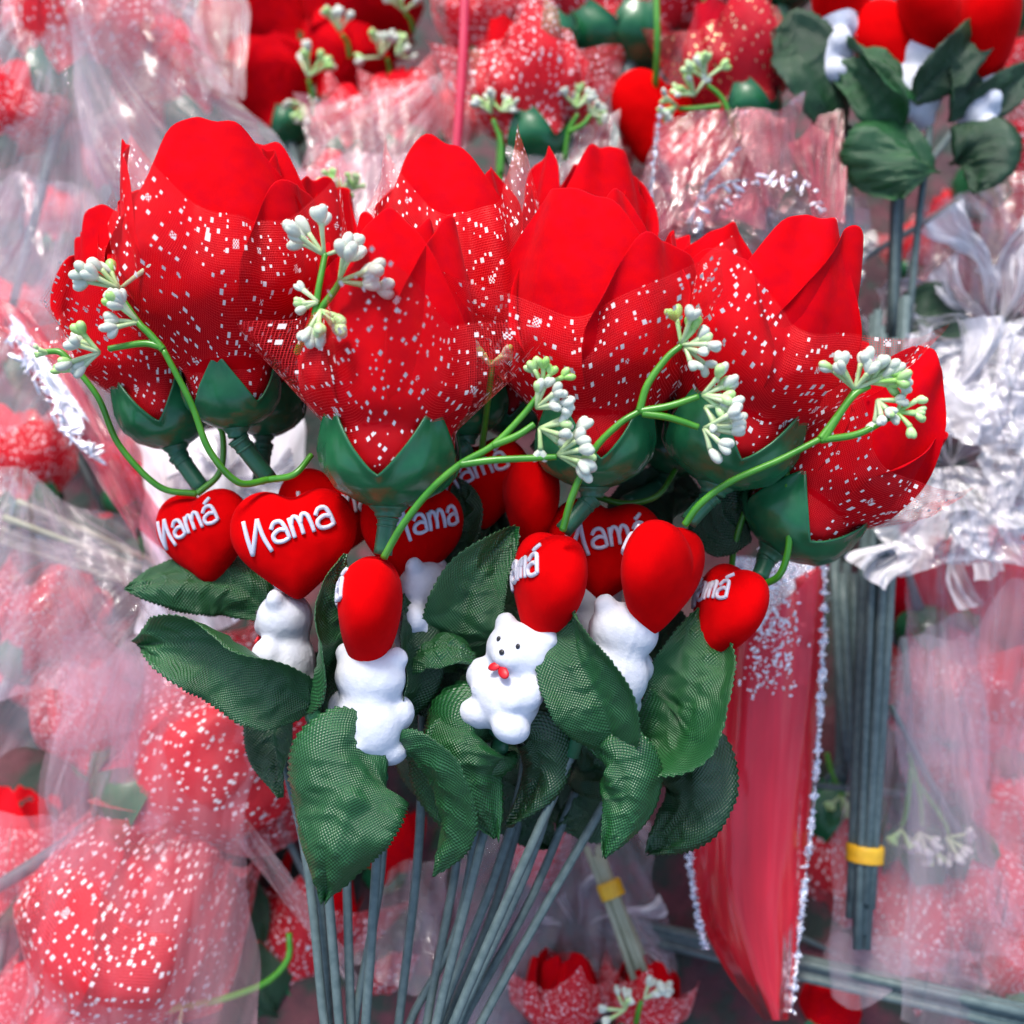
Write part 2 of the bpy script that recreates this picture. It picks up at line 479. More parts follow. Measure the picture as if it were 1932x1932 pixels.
ST_M = [[(.08, 1.55), (.02, .6), (0, -.25)], [(0, -.25), (.4, .55), (.82, 1.45)], [(.82, 1.45), (.86, .5), (1.05, -.35)]]
ST_a = [[(.05, .72), (.28, 1.0), (.62, .98), (.78, .6), (.84, 0)], [(.78, .48), (.45, .58), (.08, .4), (.1, .08), (.45, -.03), (.84, .05)]]
ST_m = [[(0, 1.0), (.02, .5), (.02, -.05)], [(.02, .6), (.2, .98), (.42, .9), (.5, .5), (.5, 0)], [(.5, .55), (.7, .98), (.95, .9), (1.03, .5), (1.06, -.05)]]
ST_ac = [[(.25, 1.22), (.62, 1.5)]]
def text_mesh(accent, x0=-72, y0=-16, rot=14, size=34, wid=.98):
    parts = []; cx = 0.0; ca, sa = math.cos(math.radians(rot)), math.sin(math.radians(rot))
    for (st, adv) in ((ST_M, 1.3), (ST_a, 1.08), (ST_m, 1.3), (ST_a + (ST_ac if accent else []), 1.0)):
        for poly in st:
            pts = spline([np.array([p[0], p[1], 0.]) for p in poly], 4 * len(poly))
            X = (pts[:, 0] + cx) * size * wid; Y = pts[:, 1] * size
            x = x0 + X * ca - Y * sa; y = y0 + X * sa + Y * ca
            z = heart_z(x, y)
            parts.append(tube(np.stack([x, y, z + .4], 1), [3.9, 4.3, 3.9], 7))
        cx += adv
    v, f = join(parts)
    return rawmesh('lettering', v, f, M_print)
ME_TXT_A = text_mesh(True); ME_TXT = text_mesh(False)

# bear --------------------------------------------------------------
def bear_mesh():
    E = [((0, 46, 4), (66, 52, 50)), ((-46, 84, 2), (23, 22, 17)), ((46, 84, 2), (23, 22, 17)), ((0, 34, 46), (30, 20, 15)),
         ((0, -36, 0), (66, 66, 48)), ((0, -40, 24), (42, 44, 30)), ((-54, -14, 20), (27, 32, 28)), ((54, -14, 20), (27, 32, 28)),
         ((-36, -34, 40), (17, 20, 15)), ((36, -34, 40), (17, 20, 15)),
         ((-38, -80, 20), (36, 29, 36)), ((38, -80, 20), (36, 29, 36)), ((0, -66, -38), (16, 15, 12)), ((0, 20, -6), (46, 40, 34))]
    v, f = join([ellipsoid(c, r, None, 20, 14) for c, r in E])
    me = bpy.data.meshes.new('tmp'); me.from_pydata(v.tolist(), [], f); me.update()
    o = bpy.data.objects.new('tmp', me); col.objects.link(o)
    m = o.modifiers.new('r', 'REMESH'); m.mode = 'VOXEL'; m.voxel_size = 4.2
    s = o.modifiers.new('s', 'SMOOTH'); s.factor = .6; s.iterations = 20
    dg = bpy.context.evaluated_depsgraph_get(); e = o.evaluated_get(dg); em = e.to_mesh()
    vv = np.array([x.co[:] for x in em.vertices]); ff = [tuple(p.vertices) for p in em.polygons]
    e.to_mesh_clear(); bpy.data.objects.remove(o); bpy.data.meshes.remove(me)
    seam = np.exp(-(vv[:, 0] / 2.2) ** 2) * (vv[:, 2] < 0)       # mould seam down the back
    vv[:, 2] -= seam * 1.8
    return rawmesh('bear', vv, ff, M_bear)
ME_BEAR = bear_mesh()
ME_EYE = rawmesh('eye', *ellipsoid((0, 0, 0), (4.2, 5, 2.5)), M_black)
ME_NOSE = rawmesh('nose', *ellipsoid((0, 0, 0), (5.5, 5, 3)), M_black)
def bow_mesh():
    v, f = join([ellipsoid((-11, 3, 0), (13, 8, 4), np.array([[.86, .5, 0], [-.5, .86, 0], [0, 0, 1.]]).T, 8, 6),
                 ellipsoid((11, -1, 0), (14, 9, 4), np.array([[.9, -.44, 0], [.44, .9, 0], [0, 0, 1.]]).T, 8, 6)])
    return rawmesh('bow', v, f, M_bow)
ME_BOW = bow_mesh()

def add_heart(root, c, axis_deg, az, pitch=0, txt=1, scale=1.0, name='heart'):
    """axis_deg: lean of the heart's top, clockwise; az: turn about its own axis (0 = lettering to the viewer)"""
    Mx = Matrix.Rotation(-math.radians(axis_deg), 4, 'Z') @ Matrix.Rotation(math.radians(pitch), 4, 'X') @ Matrix.Rotation(math.radians(az), 4, 'Y')
    M = Matrix.Translation(Vector(c - rel(root)) * S) @ Mx @ Matrix.Scale(scale, 4)
    h = put(name, ME_HEART, root, M, sub=1)
    if txt: put('lettering', ME_TXT_A if txt == 1 else ME_TXT, h, Matrix.Identity(4))
    return h

def add_bear(root, c, axis_deg, az, pitch=0, scale=1.0):
    Mx = Matrix.Rotation(-math.radians(axis_deg), 4, 'Z') @ Matrix.Rotation(math.radians(pitch), 4, 'X') @ Matrix.Rotation(math.radians(az), 4, 'Y')
    M = Matrix.Translation(Vector(c - rel(root)) * S) @ Mx @ Matrix.Scale(scale, 4)
    b = put('bear', ME_BEAR, root, M)
    T = lambda x, y, z: Matrix.Translation(Vector((x, y, z)) * S)
    put('eye', ME_EYE, b, T(-21, 60, 49)); put('eye', ME_EYE, b, T(21, 60, 49)); put('nose', ME_NOSE, b, T(0, 42, 60))
    put('bow', ME_BOW, b, T(0, 10, 52) @ Matrix.Rotation(-.3, 4, 'X'))
    return b

# leaf --------------------------------------------------------------
def leaf_pts(sp, width, rolls, cup=.0, fold=.0, seed=0, nv=110, nu=18, teeth=36, curl=0.0, tipw=0.0):
    q = random.Random(seed)
    C = spline(sp, nv + 1); T = np.gradient(C, axis=0); T /= np.linalg.norm(T, axis=1)[:, None]
    L = np.linalg.norm(np.diff(C, axis=0), axis=1).sum()
    t = np.linspace(0, 1, nv + 1)
    roll = np.radians(np.interp(t, np.linspace(0, 1, len(rolls)), rolls))
    prof = np.interp(t, [0, .06, .18, .35, .5, .68, .84, .94, 1], [.10, .42, .82, 1.0, .98, .82, .52, .24 + tipw, .02])
    roll = roll + np.radians(13) * np.sin(t * 5.5 + seed * 1.7)
    prof = np.convolve(np.pad(prof, 3, 'edge'), np.ones(7) / 7, 'valid')
    hw = width * .5 * prof
    saw = ((t * teeth) % 1.0) * .035 * width * (t > .05) * (t < .97)
    v = []; uv = []
    ph = q.uniform(0, 6)
    for j in range(nv + 1):
        Z = np.array([0, 0, 1.]); Z = Z - T[j] * T[j][2]
        if np.linalg.norm(Z) < .15: Z = np.array([0, 1., 0]) - T[j] * T[j][1]
        Z = nrm(Z); Sd = np.cross(T[j], Z)
        c, s_ = math.cos(roll[j]), math.sin(roll[j])
        N = Z * c + Sd * s_; Sd = Sd * c - Z * s_
        for i in range(nu + 1):
            s = (i / nu) * 2 - 1
            w_ = (hw[j] + (saw[j] if abs(s) > .8 else 0) * (abs(s) - .8) / .2 * np.sign(1))
            a = s * cup                                        # wraps across the rib like a rolled sheet
            if abs(cup) > 1e-3: x = math.sin(a) / cup * w_; z = (1 - math.cos(a)) / cup * w_
            else: x = s * w_; z = 0
            z += abs(s) * fold * w_
            vein = math.sin((t[j] * 7.5 - abs(s) * 1.1) * 2 * math.pi)
            z += max(vein, 0) ** 3 * 6.0 * (1 - abs(s)) * min(1, abs(s) * 5) * (prof[j] > .2)
            z -= math.exp(-(s / .07) ** 2) * 4.0; z += math.sin(t[j] * 5.2 + s * 3.1 + ph * 2) * width * .035 * (.4 + abs(s))
            z += curl * abs(s) ** 3 * w_ * (1 if s > 0 else .6) + math.sin(t[j] * 9 + s * 2 + ph) * 2.2 * abs(s)
            cr_ = mn.noise((s * 1.7 + seed * 7.1, t[j] * 4.2, seed * 1.3)) * .085 + abs(mn.noise((s * 3.1 + seed, t[j] * 9, seed * 2.3))) * .05
            z += cr_ * width * min(1, t[j] * 4)
            v.append(C[j] + Sd * x + N * z); uv.append((s * w_, t[j] * L))
    f = []
    for j in range(nv):
        for i in range(nu):
            a = j * (nu + 1) + i; f.append((a, a + nu + 1, a + nu + 2, a + 1))
    return np.array(v), f, np.array(uv)

def add_leaf(root, sp, width, rolls=(0,), dark=False, **kw):
    v, f, uv = leaf_pts([P(*p) for p in sp], width, rolls, **kw)
    me = rawmesh('leaf', v - rel(root), f, M_leaf_shade if dark else M_leaf, uv)
    return put('leaf', me, root, Matrix.Identity(4), solid=1.2)

# sprigs ------------------------------------------------------------
def bud_cluster(node, dirn, size, seed, green=.15, n=5):
    q = random.Random(seed); parts = []; mats = []
    d0 = nrm(dirn)
    for i in range(n):
        a = q.uniform(-1.25, 1.25) if n > 1 else 0
        dv = nrm(np.array([d0[0] * math.cos(a) - d0[1] * math.sin(a), d0[0] * math.sin(a) + d0[1] * math.cos(a), q.uniform(-.3, .75)]))
        L = size * q.uniform(.35, .62)
        e = node + dv * L
        gm = 1 if q.random() < green else 0
        tv, tf = tube([node, node + dv * L * .6 + np.array([0, 0, 2]), e], [3.2, 4.0, 5.0], 7, 6)
        parts.append((tv, tf)); mats += [gm if gm else 2] * len(tf)
        for j in range(q.choice([2, 3, 3])):
            b = q.uniform(-.75, .75); dd = nrm(np.array([dv[0] * math.cos(b) - dv[1] * math.sin(b), dv[0] * math.sin(b) + dv[1] * math.cos(b), dv[2] + q.uniform(-.4, .5)]))
            Y = dd; Z = nrm(np.cross(Y, [0.3, .2, 1])); X = np.cross(Y, Z)
            l = size * q.uniform(.15, .2); r = size * q.uniform(.085, .105)
            ev, ef = ellipsoid(e + dd * l * .75, (r, l, r), np.stack([X, Y, Z], 1), 10, 8, .28)
            parts.append((ev, ef)); mats += [1 if (gm or q.random() < .08) else 0] * len(ef)
    v, f = join(parts)
    return v, f, mats

def add_sprig(root, paths, clusters, seed=0, rad=6.5):
    parts = []; r0 = rel(root)
    for pth in paths:
        pp, rr = (pth[0], pth[1]) if isinstance(pth[0], list) else (pth, None)
        parts.append(tube([P(*p) for p in pp], rr or [rad, rad * .92, rad * .8], 9, max(16, 10 * len(pp))))
    v, f = join(parts)
    s = put('sprig', rawmesh('sprig', v - r0, f, M_sprig), root, Matrix.Identity(4))
    for i, c in enumerate(clusters):
        (px, py, pz), d, size = c[:3]; g = c[3] if len(c) > 3 else .12; n = c[4] if len(c) > 4 else 5
        v, f, fm = bud_cluster(P(px, py, pz), np.array([d[0], -d[1], .3]), size, seed * 31 + i, g, n)
        put('bud_cluster', rawmesh('bud_cluster', v - r0, f, None, mats=[M_bud, M_budg, M_sprig_pale], fmat=fm), s, Matrix.Identity(4))
    return s

# ------------------------------------------------------------------ the bouquet in front
DEF_PET = [(0, 1.0, 1.0, .05, .97), (125, .96, 1.0, .2, .97), (-120, .95, 1.0, .2, .98), (60, .92, .95, .1, .82), (-60, .97, .95, .0, .80), (180, 1.0, .95, .1, .80), (20, .85, .8, 0, .58)]
def pick(label, base, top, z0, neck, RR=1.0, petals=None, t_spin=0, t_side=.7, t_flare=.5, t_lift=1.0, cal=(125, 175, 20, .25), seed=1,
         heart=None, bear=None, stem=None, cup=None, axis_z=0, mat=None):
    b = P(base[0], base[1], z0); tp = P(top[0], top[1], z0 + axis_z)
    H = float(np.linalg.norm(tp - b)); F = frame(b, tp)
    kal = (cal[0] / H, cal[1] / H)
    root = thing('artificial_flower', b, label, 'artificial flower', 'flower picks held together in the bouquet')
    Mf = mat4(F)
    for i, (az, h, wd, fl, ly) in enumerate((petals or DEF_PET) + [(seed * 37 % 360, .84, .8, .06, .66)]):
        v, f, uv = petal_pts(H, RR, az, h, wd, fl, ly, seed * 17 + i, cal=kal)
        put('petal', rawmesh('petal', v, f, mat or M_petal, uv), root, Mf, solid=1.6, sub=1)
    if t_side:
        v, f, uv = tulle_pts(H, RR, H * t_side, t_spin, t_flare, seed, lift=t_lift, cal=kal)
        put('tulle_wrap', rawmesh('tulle_wrap', v, f, M_tulle, uv), root, Mf)
    cr, ch, cs, cc = cal
    v, f, uv = calyx_pts(cr, ch, cs, seed, curl=cc)
    put('calyx', rawmesh('calyx', v + np.array([0, -8, 0]), f, M_calyx), root, Mf, solid=3.5, off=1)
    # collar and neck
    pr = [(0, -26), (22, -26), (25, -22), (24, -18), (32, -12), (38, -4), (34, 2), (0, 4)]
    v, f = lathe([(r * cr / 125, y) for r, y in pr], 24)
    put('collar', rawmesh('collar', v, f, M_neck), root, Mf)
    nb = P(neck[0], neck[1], neck[2])
    y1 = b - F[:, 1] * 26
    v, f = tube([y1, y1 * .8 + nb * .2 + np.array([0, 0, 0]), nb], [21, 17, 16.5], 12, 12)
    rings = [tube([y1 * (1 - k_) + nb * k_, y1 * (1 - k_ - .05) + nb * (k_ + .05)], 20 if k_ < .1 else 18.6, 12) for k_ in (.04, .2)]
    v, f = join([(v, f)] + rings)
    put('neck', rawmesh('neck', v - b, f, M_neck), root, Matrix.Identity(4))
    if heart:
        hc = P(*heart['c']); add_heart(root, hc, heart.get('lean', 0), heart.get('az', 0), heart.get('pitch', 0), heart.get('txt', 1), heart.get('s', 1.0))
    if bear:
        bc = P(*bear['c']); add_bear(root, bc, bear.get('lean', 0), bear.get('az', 0), bear.get('pitch', 0), bear.get('s', 1.0))
    if stem:
        pts = [P(*p) for p in stem]
        v, f = tube(pts, [9.5, 9.0, 9.0, 9.0], 9, 14)
        put('stem', rawmesh('stem', v - b, f, M_stem), root, Matrix.Identity(4))
        d = nrm(pts[1] - pts[0])
        Fq = frame(pts[0] - d * 4, pts[0] - d * 40)
        v, f = lathe([(0, -78), (14, -78), (14.5, -30), (17, -26), (17, -18), (15, -14), (15, 0), (24, 8), (30, 20), (0, 22)], 16)
        put('socket', rawmesh('socket', v, f, M_neck), root, mat4(Fq, pts[0] - b))
    return root

pA = pick('leftmost cloth flower of the bouquet, its dotted tulle corner sticking out left',
     (330, 835), (222, 415), -70, (383, 925, -60), .92, seed=11, t_spin=38, t_side=.76, t_flare=1.35, t_lift=.95, cal=(92, 150, 3, .15),
     heart=dict(c=(385, 1005, -50), lean=-8, az=-22, txt=1, s=.92),
     stem=[(500, 1300, -110), (575, 1600, -60), (612, 1932, -20), (640, 2080, 0)])
pB = pick('large upper left cloth flower above the heart with Mama in full view',
     (445, 800), (388, 262), 40, (508, 905, 10), 1.02, seed=23, t_spin=32, t_side=.74, t_flare=.25, t_lift=1.0, cal=(88, 135, 45, .2),
     petals=[(8, 1.0, 1.2, -.02, 1.0), (-62, .98, .55, .25, .95), (-95, .84, .9, .15, .95), (85, .80, 1.0, .25, .97), (160, 1.03, 1.0, .2, .9), (-150, .95, 1.0, .1, .9), (40, .96, .9, 0, .75), (110, .98, .9, .1, .8)],
     heart=dict(c=(556, 1016, 55), lean=-4, az=6, txt=2, s=1.03), bear=dict(c=(543, 1215, 20), lean=-2, az=-100, s=1.02),
     stem=[(590, 1330, 0), (605, 1500, -5), (640, 1932, -10), (655, 2080, 0)])
pB2 = pick('cloth flower peeking out behind the large upper left flower',
     (498, 815), (520, 300), -130, (492, 905, -100), .95, seed=31, t_spin=10, t_side=.6, t_flare=.1, cal=(80, 130, 0, .2),
     heart=dict(c=(622, 968, -100), lean=8, az=25, txt=1, s=.95), stem=[(640, 1100, -110), (650, 1500, -80), (662, 1932, -40), (668, 2080, -20)])
pC = pick('frontmost cloth flower, its green cup above a heart seen edge-on and a bear from behind',
     (733, 948), (752, 425), 130, (722, 1046, 130), .93, seed=45, t_spin=45, t_side=.75, t_flare=1.45, t_lift=1.0, cal=(124, 178, -4, .15),
     petals=[(-12, .98, 1.15, .0, 1.0), (70, 1.0, 1.1, .1, .96), (-95, .93, 1.0, .18, .97), (180, 1.02, 1.0, .1, .9), (35, .98, .9, .0, .82), (-140, 1.0, 1., .1, .85), (-50, 1.02, .9, .0, .7)],
     heart=dict(c=(698, 1146, 140), lean=3, az=-86, txt=1, s=1.02), bear=dict(c=(694, 1328, 140), lean=4, az=168, s=1.0),
     stem=[(715, 1445, 120), (712, 1600, 70), (690, 1932, 20), (680, 2080, 0)])
pD = pick('cloth flower at the top of the bouquet behind the frontmost one, rounded bare petal',
     (880, 815), (848, 292), -90, (800, 905, -60), .92, seed=57, t_spin=8, t_side=.78, t_flare=.12, t_lift=1.08, cal=(85, 120, 10, .2),
     petals=[(-15, 1.0, 1.25, -.05, 1.0), (95, .86, .9, .2, .97), (-110, .9, 1.0, .1, .97), (180, .98, 1.0, .1, .9), (50, .9, .9, .0, .82)],
     heart=dict(c=(778, 1000, -10), lean=4, az=38, txt=2, s=.98), bear=dict(c=(795, 1150, 0), lean=6, az=62, s=.95),
     stem=[(800, 1260, -20), (790, 1600, -50), (752, 1932, -60), (735, 2080, -40)])
pJ = pick('shaded red cloth flower mostly hidden between the middle flowers',
     (960, 815), (980, 420), -190, (920, 880, -160), .9, seed=63, t_spin=30, t_side=.7, t_flare=.5, cal=(80, 120, 0, .2),
     heart=dict(c=(905, 905, -130), lean=-6, az=-8, txt=1, s=.92), stem=[(900, 1020, -150), (880, 1500, -110), (805, 1932, -60), (790, 2080, -40)])
pE = pick('small red cloth flower at the top right of centre with petals standing apart',
     (1095, 720), (1105, 292), -190, (1012, 850, -150), .82, seed=71, t_spin=60, t_side=.55, t_flare=.1,
     petals=[(25, 1.0, 1.1, .05, 1.0), (-60, .97, .7, .2, .95), (110, .92, .9, .3, .97), (180, 1.0, 1.0, .1, .9), (-120, .9, 1, .2, .9), (75, .9, .9, .15, .9)], cal=(78, 120, 0, .2),
     heart=dict(c=(1002, 940, -60), lean=-2, az=-80, txt=0, s=.95), stem=[(1000, 1060, -80), (980, 1500, -80), (826, 1932, -40), (800, 2080, -20)])
pF = pick('tall cloth flower right of the middle, above the bear that shows its face',
     (1118, 912), (1128, 382), 60, (1062, 1002, 70), .95, seed=83, t_spin=75, t_side=.68, t_flare=.8, t_lift=1.0, cal=(112, 168, 4, .2),
     petals=[(-22, 1.0, 1.25, .03, 1.0), (48, .83, .95, .22, 1.04), (100, .9, .9, .2, .98), (-110, .85, 1.0, .2, .95), (180, .98, 1.0, .1, .9), (20, 1.0, .9, .0, .8)],
     heart=dict(c=(1034, 1102, 80), lean=6, az=-74, txt=1, s=1.06), bear=dict(c=(968, 1277, 90), lean=17, az=-34, s=1.02),
     stem=[(945, 1390, 60), (930, 1500, 30), (823, 1932, 0), (800, 2080, 0)])
pG = pick('red cloth flower set back between the two big right-hand flowers',
     (1262, 888), (1345, 448), -140, (1180, 950, -80), .9, seed=97, t_spin=20, t_side=.7, t_flare=.1, cal=(80, 120, 0, .2),
     heart=dict(c=(1140, 1030, -35), lean=6, az=4, pitch=0, txt=1, s=1.0), bear=dict(c=(1112, 1165, -60), lean=5, az=200),
     stem=[(1090, 1280, -80), (1010, 1600, -60), (862, 1932, -30), (830, 2080, -20)])
pH = pick('large red cloth flower at the upper right of the bouquet with two tall bare petals',
     (1352, 908), (1500, 425), 60, (1298, 985, 60), 1.0, seed=101, t_spin=15, t_side=.70, t_flare=.45, t_lift=.98, cal=(124, 165, 6, .3),
     petals=[(8, 1.0, .95, -.05, 1.0), (52, 1.0, 1.0, .22, .92), (-60, .80, 1.0, .15, .98), (180, .95, 1.0, .1, .9), (-130, .88, 1.0, .15, .92), (35, .96, .9, .0, .8)],
     heart=dict(c=(1247, 1082, 85), lean=16, az=-122, txt=1, s=1.06), bear=dict(c=(1166, 1240, 80), lean=14, az=196, s=1.03),
     stem=[(1102, 1352, 60), (1076, 1430, 50), (855, 1932, 10), (815, 2080, 0)])
pI = pick('red cloth flower leaning out at the far right of the bouquet beside the silver film',
     (1462, 1032), (1722, 672), -20, (1432, 1092, 0), .95, seed=113, t_spin=20, t_side=.66, t_flare=.6, t_lift=.9, cal=(112, 150, 15, .35),
     petals=[(10, 1.0, 1.0, .0, 1.0), (80, .8, 1.1, .2, 1.0), (-80, .92, 1.0, .1, .98), (180, .95, 1.0, .1, .9), (-130, .9, 1.0, .2, .95)],
     heart=dict(c=(1372, 1150, 30), lean=22, az=-78, txt=1, s=.95), bear=dict(c=(1300, 1290, -40), lean=20, az=-20, s=.9),
     stem=[(1225, 1390, -60), (1141, 1515, -60), (906, 1932, -30), (850, 2080, -10)])
# loose wires that fill the bundle
for i, (lab, p) in enumerate([
    ('thin grey green wire just right of the front leaf', [(728, 1540, -60), (712, 1700, -60), (668, 1932, -50), (655, 2080, -40)]),
    ('dark wire in the middle of the bundle under the draped leaf', [(905, 1530, -100), (860, 1760, -80), (772, 1932, -70), (745, 2080, -60)]),
    ('dark wire rising to the right behind the thick front wire', [(1085, 1495, -90), (1000, 1700, -80), (872, 1932, -70), (830, 2080, -60)]),
    ('wire left of the thick front wire in the bundle', [(990, 1510, -110), (930, 1720, -90), (842, 1932, -80), (800, 2080, -70)]),
    ('leftmost grey wire below the tip of the front leaf', [(590, 1560, -90), (604, 1700, -80), (622, 1932, -70), (628, 2080, -60)])]):
    v, f = tube([P(*q) for q in p], 8.5, 9, 14)
    o = put('wire_stem', rawmesh('wire_stem', v, f, M_stem), None)
    o['label'] = lab; o['category'] = 'wire stem'; o['group'] = 'loose wires in the bundle'

# leaves: spine points (px, py, z), base first
add_leaf(pB, [(600, 1335, 75), (500, 1280, 95), (380, 1215, 80), (258, 1216, 10)], 202, (-30, -22, 15), cup=.95, seed=1)
add_leaf(pA, [(520, 1160, -60), (430, 1100, -40), (330, 1095, -30), (236, 1112, -20)], 135, (20, 30, 10), cup=-.5, seed=2)
add_leaf(pA, [(520, 1320, -50), (430, 1260, -40), (345, 1240, -30), (290, 1200, -20)], 117, (-40, -30), cup=.5, seed=3, dark=True)
add_leaf(pB, [(585, 1335, 60), (612, 1250, 130), (620, 1150, 140), (648, 1045, 110)], 148, (48, 58, 62, 60), cup=1.1, seed=4)
add_leaf(pB2, [(540, 1270, -60), (515, 1360, -50), (520, 1430, -40), (530, 1505, -30)], 108, (25, 20), cup=.7, seed=5, dark=True)
add_leaf(pC, [(728, 1392, 150), (668, 1450, 200), (625, 1570, 215), (613, 1700, 150)], 241, (-10, 4, 10), cup=-.75, seed=6, fold=.08)
add_leaf(pC, [(735, 1395, 130), (800, 1445, 150), (845, 1540, 110), (820, 1652, 80)], 148, (38, 50, 58, 50), cup=-.9, seed=7)
add_leaf(pC, [(715, 1400, 90), (770, 1300, 90), (780, 1200, 70), (762, 1120, 60)], 117, (55, 60, 60), cup=.7, seed=8, dark=True)
add_leaf(pF, [(868, 1262, 0), (868, 1190, 40), (895, 1090, 60), (972, 992, 20)], 160, (24, 18, 8), cup=.8, seed=9)
add_leaf(pC, [(752, 1270, 70), (800, 1225, 80), (860, 1220, 90), (908, 1252, 60)], 85, (-50, -60, -60), cup=-.7, seed=10)
add_leaf(pD, [(760, 1330, 20), (830, 1290, 0), (880, 1180, -30), (900, 1100, -40)], 108, (30, 10), cup=.5, seed=24, dark=True)
add_leaf(pF, [(940, 1378, 50), (900, 1385, 110), (885, 1460, 110), (935, 1580, 50)], 211, (-20, -8, 10), cup=-1.0, seed=11)
add_leaf(pF, [(950, 1390, 40), (1000, 1400, 60), (1010, 1470, 40), (960, 1560, 10)], 135, (40, 50), cup=-.9, seed=12, dark=True)
add_leaf(pF, [(930, 1370, 30), (860, 1400, 60), (840, 1480, 60), (885, 1600, 40)], 144, (-30, -40), cup=-1.0, seed=13)
add_leaf(pH, [(1172, 1440, 90), (1130, 1330, 150), (1085, 1230, 145), (1080, 1132, 120)], 162, (-24, -28, -40, -55), cup=.75, seed=14)
add_leaf(pH, [(1105, 1395, 70), (1160, 1440, 130), (1185, 1520, 130), (1140, 1616, 100)], 148, (28, 22, 10), cup=-1.1, seed=15)
add_leaf(pI, [(1210, 1400, 20), (1295, 1370, 80), (1320, 1260, 70), (1318, 1150, 30)], 211, (-32, -30, -12), cup=.95, seed=16)
add_leaf(pI, [(1215, 1395, -10), (1290, 1440, 30), (1290, 1530, 40), (1225, 1608, -20)], 184, (24, 30), cup=-.8, seed=17, dark=True)
add_leaf(pG, [(1090, 1390, -90), (1150, 1450, -80), (1120, 1530, -80), (1050, 1560, -90)], 171, (20, 10), cup=-.5, seed=18, dark=True)
add_leaf(pD, [(835, 1090, -90), (850, 1020, -70), (875, 960, -70), (860, 900, -90)], 99, (0, 0), cup=.4, seed=19, dark=True)
add_leaf(pG, [(1180, 1290, -80), (1240, 1250, -70), (1250, 1180, -70), (1230, 1120, -80)], 117, (0, 10), cup=.5, seed=20, dark=True)
add_leaf(pJ, [(1000, 1440, -130), (1010, 1340, -120), (1040, 1240, -120), (1060, 1150, -120)], 180, (0, 10), cup=.4, seed=21, dark=True)
add_leaf(pG, [(1020, 1430, -110), (960, 1480, -100), (990, 1540, -100), (1040, 1600, -110)], 153, (0, 10), cup=-.4, seed=22, dark=True)
add_leaf(pJ, [(890, 1400, -130), (930, 1300, -130), (900, 1130, -140), (930, 980, -140)], 180, (0, 10), cup=.4, seed=23, dark=True)

add_leaf(pH, [(1300, 1010, -60), (1350, 990, -50), (1400, 960, -50), (1450, 960, -70)], 130, (10, -10), cup=.5, seed=25, dark=True)  # leaves added for dark depth in the gaps, shade in their colour
add_leaf(pG, [(1160, 1000, -150), (1200, 960, -150), (1260, 930, -150), (1330, 940, -150)], 140, (0, 20), cup=.4, seed=26, dark=True)
add_leaf(pE, [(1010, 1130, -170), (960, 1090, -170), (930, 1020, -170), (940, 950, -170)], 150, (0, 20), cup=.4, seed=27, dark=True)
add_leaf(pE, [(1010, 1440, -170), (1060, 1480, -160), (1140, 1500, -160), (1220, 1480, -170)], 150, (0, -20), cup=.4, seed=28, dark=True)
add_leaf(pB, [(600, 1350, -60), (640, 1290, -60), (690, 1240, -60), (740, 1180, -70)], 150, (0, -20), cup=.4, seed=29, dark=True)
add_leaf(pD, [(790, 1340, -100), (800, 1420, -90), (840, 1470, -90), (870, 1530, -100)], 150, (0, 20), cup=-.4, seed=30, dark=True)

# sprigs: green stems with white bud clusters
add_sprig(pA, [[(372, 932, -30), (300, 918, -10), (225, 840, 10), (185, 750, 60), (132, 682, 70)], [(132, 682, 70), (112, 664, 70), (82, 664, 70)], [(372, 932, -30), (415, 890, -40), (420, 820, -50), (398, 790, -60)]],
          [((150, 700, 70), (-.6, -1), 60, .5, 3), ((92, 666, 70), (-1, 0), 40, 1.0, 2)], 3)
add_sprig(pB, [[(508, 905, 84), (450, 910, 126), (395, 850, 168), (360, 760, 189), (308, 660, 210)],
               [(306, 655, 210), (270, 648, 210), (205, 658, 210)], [(308, 660, 210), (282, 630, 210), (262, 610, 210), (235, 570, 199)],
               [(508, 905, 84), (555, 895, 105), (588, 858, 84)]],
          [((188, 665, 210), (-1, .2), 82, .1, 6), ((262, 608, 210), (-.6, -.6), 86, .15, 6), ((226, 545, 199), (-.2, -1), 92, .05, 7)], 5)
add_sprig(pB2, [[(560, 665, 200), (580, 625, 240), (592, 600, 260), (602, 540, 265), (614, 478, 255)], [(592, 600, 260), (630, 550, 270), (642, 530, 280)]],
          [((612, 482, 255), (.1, -1), 96, .0, 7), ((640, 530, 285), (.9, -.3), 104, .0, 8), ((605, 585, 275), (.1, .6), 92, .3, 7), ((600, 570, 270), (-.7, -.4), 60, .0, 4)], 7)
add_sprig(pC, [[(724, 1052, 200), (760, 990, 225), (812, 925, 240), (868, 876, 245), (930, 840, 250), (985, 785, 250), (1022, 738, 250)],
               [(868, 876, 245), (930, 868, 250), (1010, 864, 250), (1050, 862, 250)], [(930, 840, 250), (975, 822, 255), (1008, 800, 255)]],
          [((1024, 728, 250), (.3, -.8), 66, .95, 5), ((1012, 770, 255), (.4, -.2), 74, .0, 6), ((1018, 808, 255), (.9, .3), 76, .0, 6), ((1052, 858, 250), (.8, .2), 92, .15, 7)], 9)
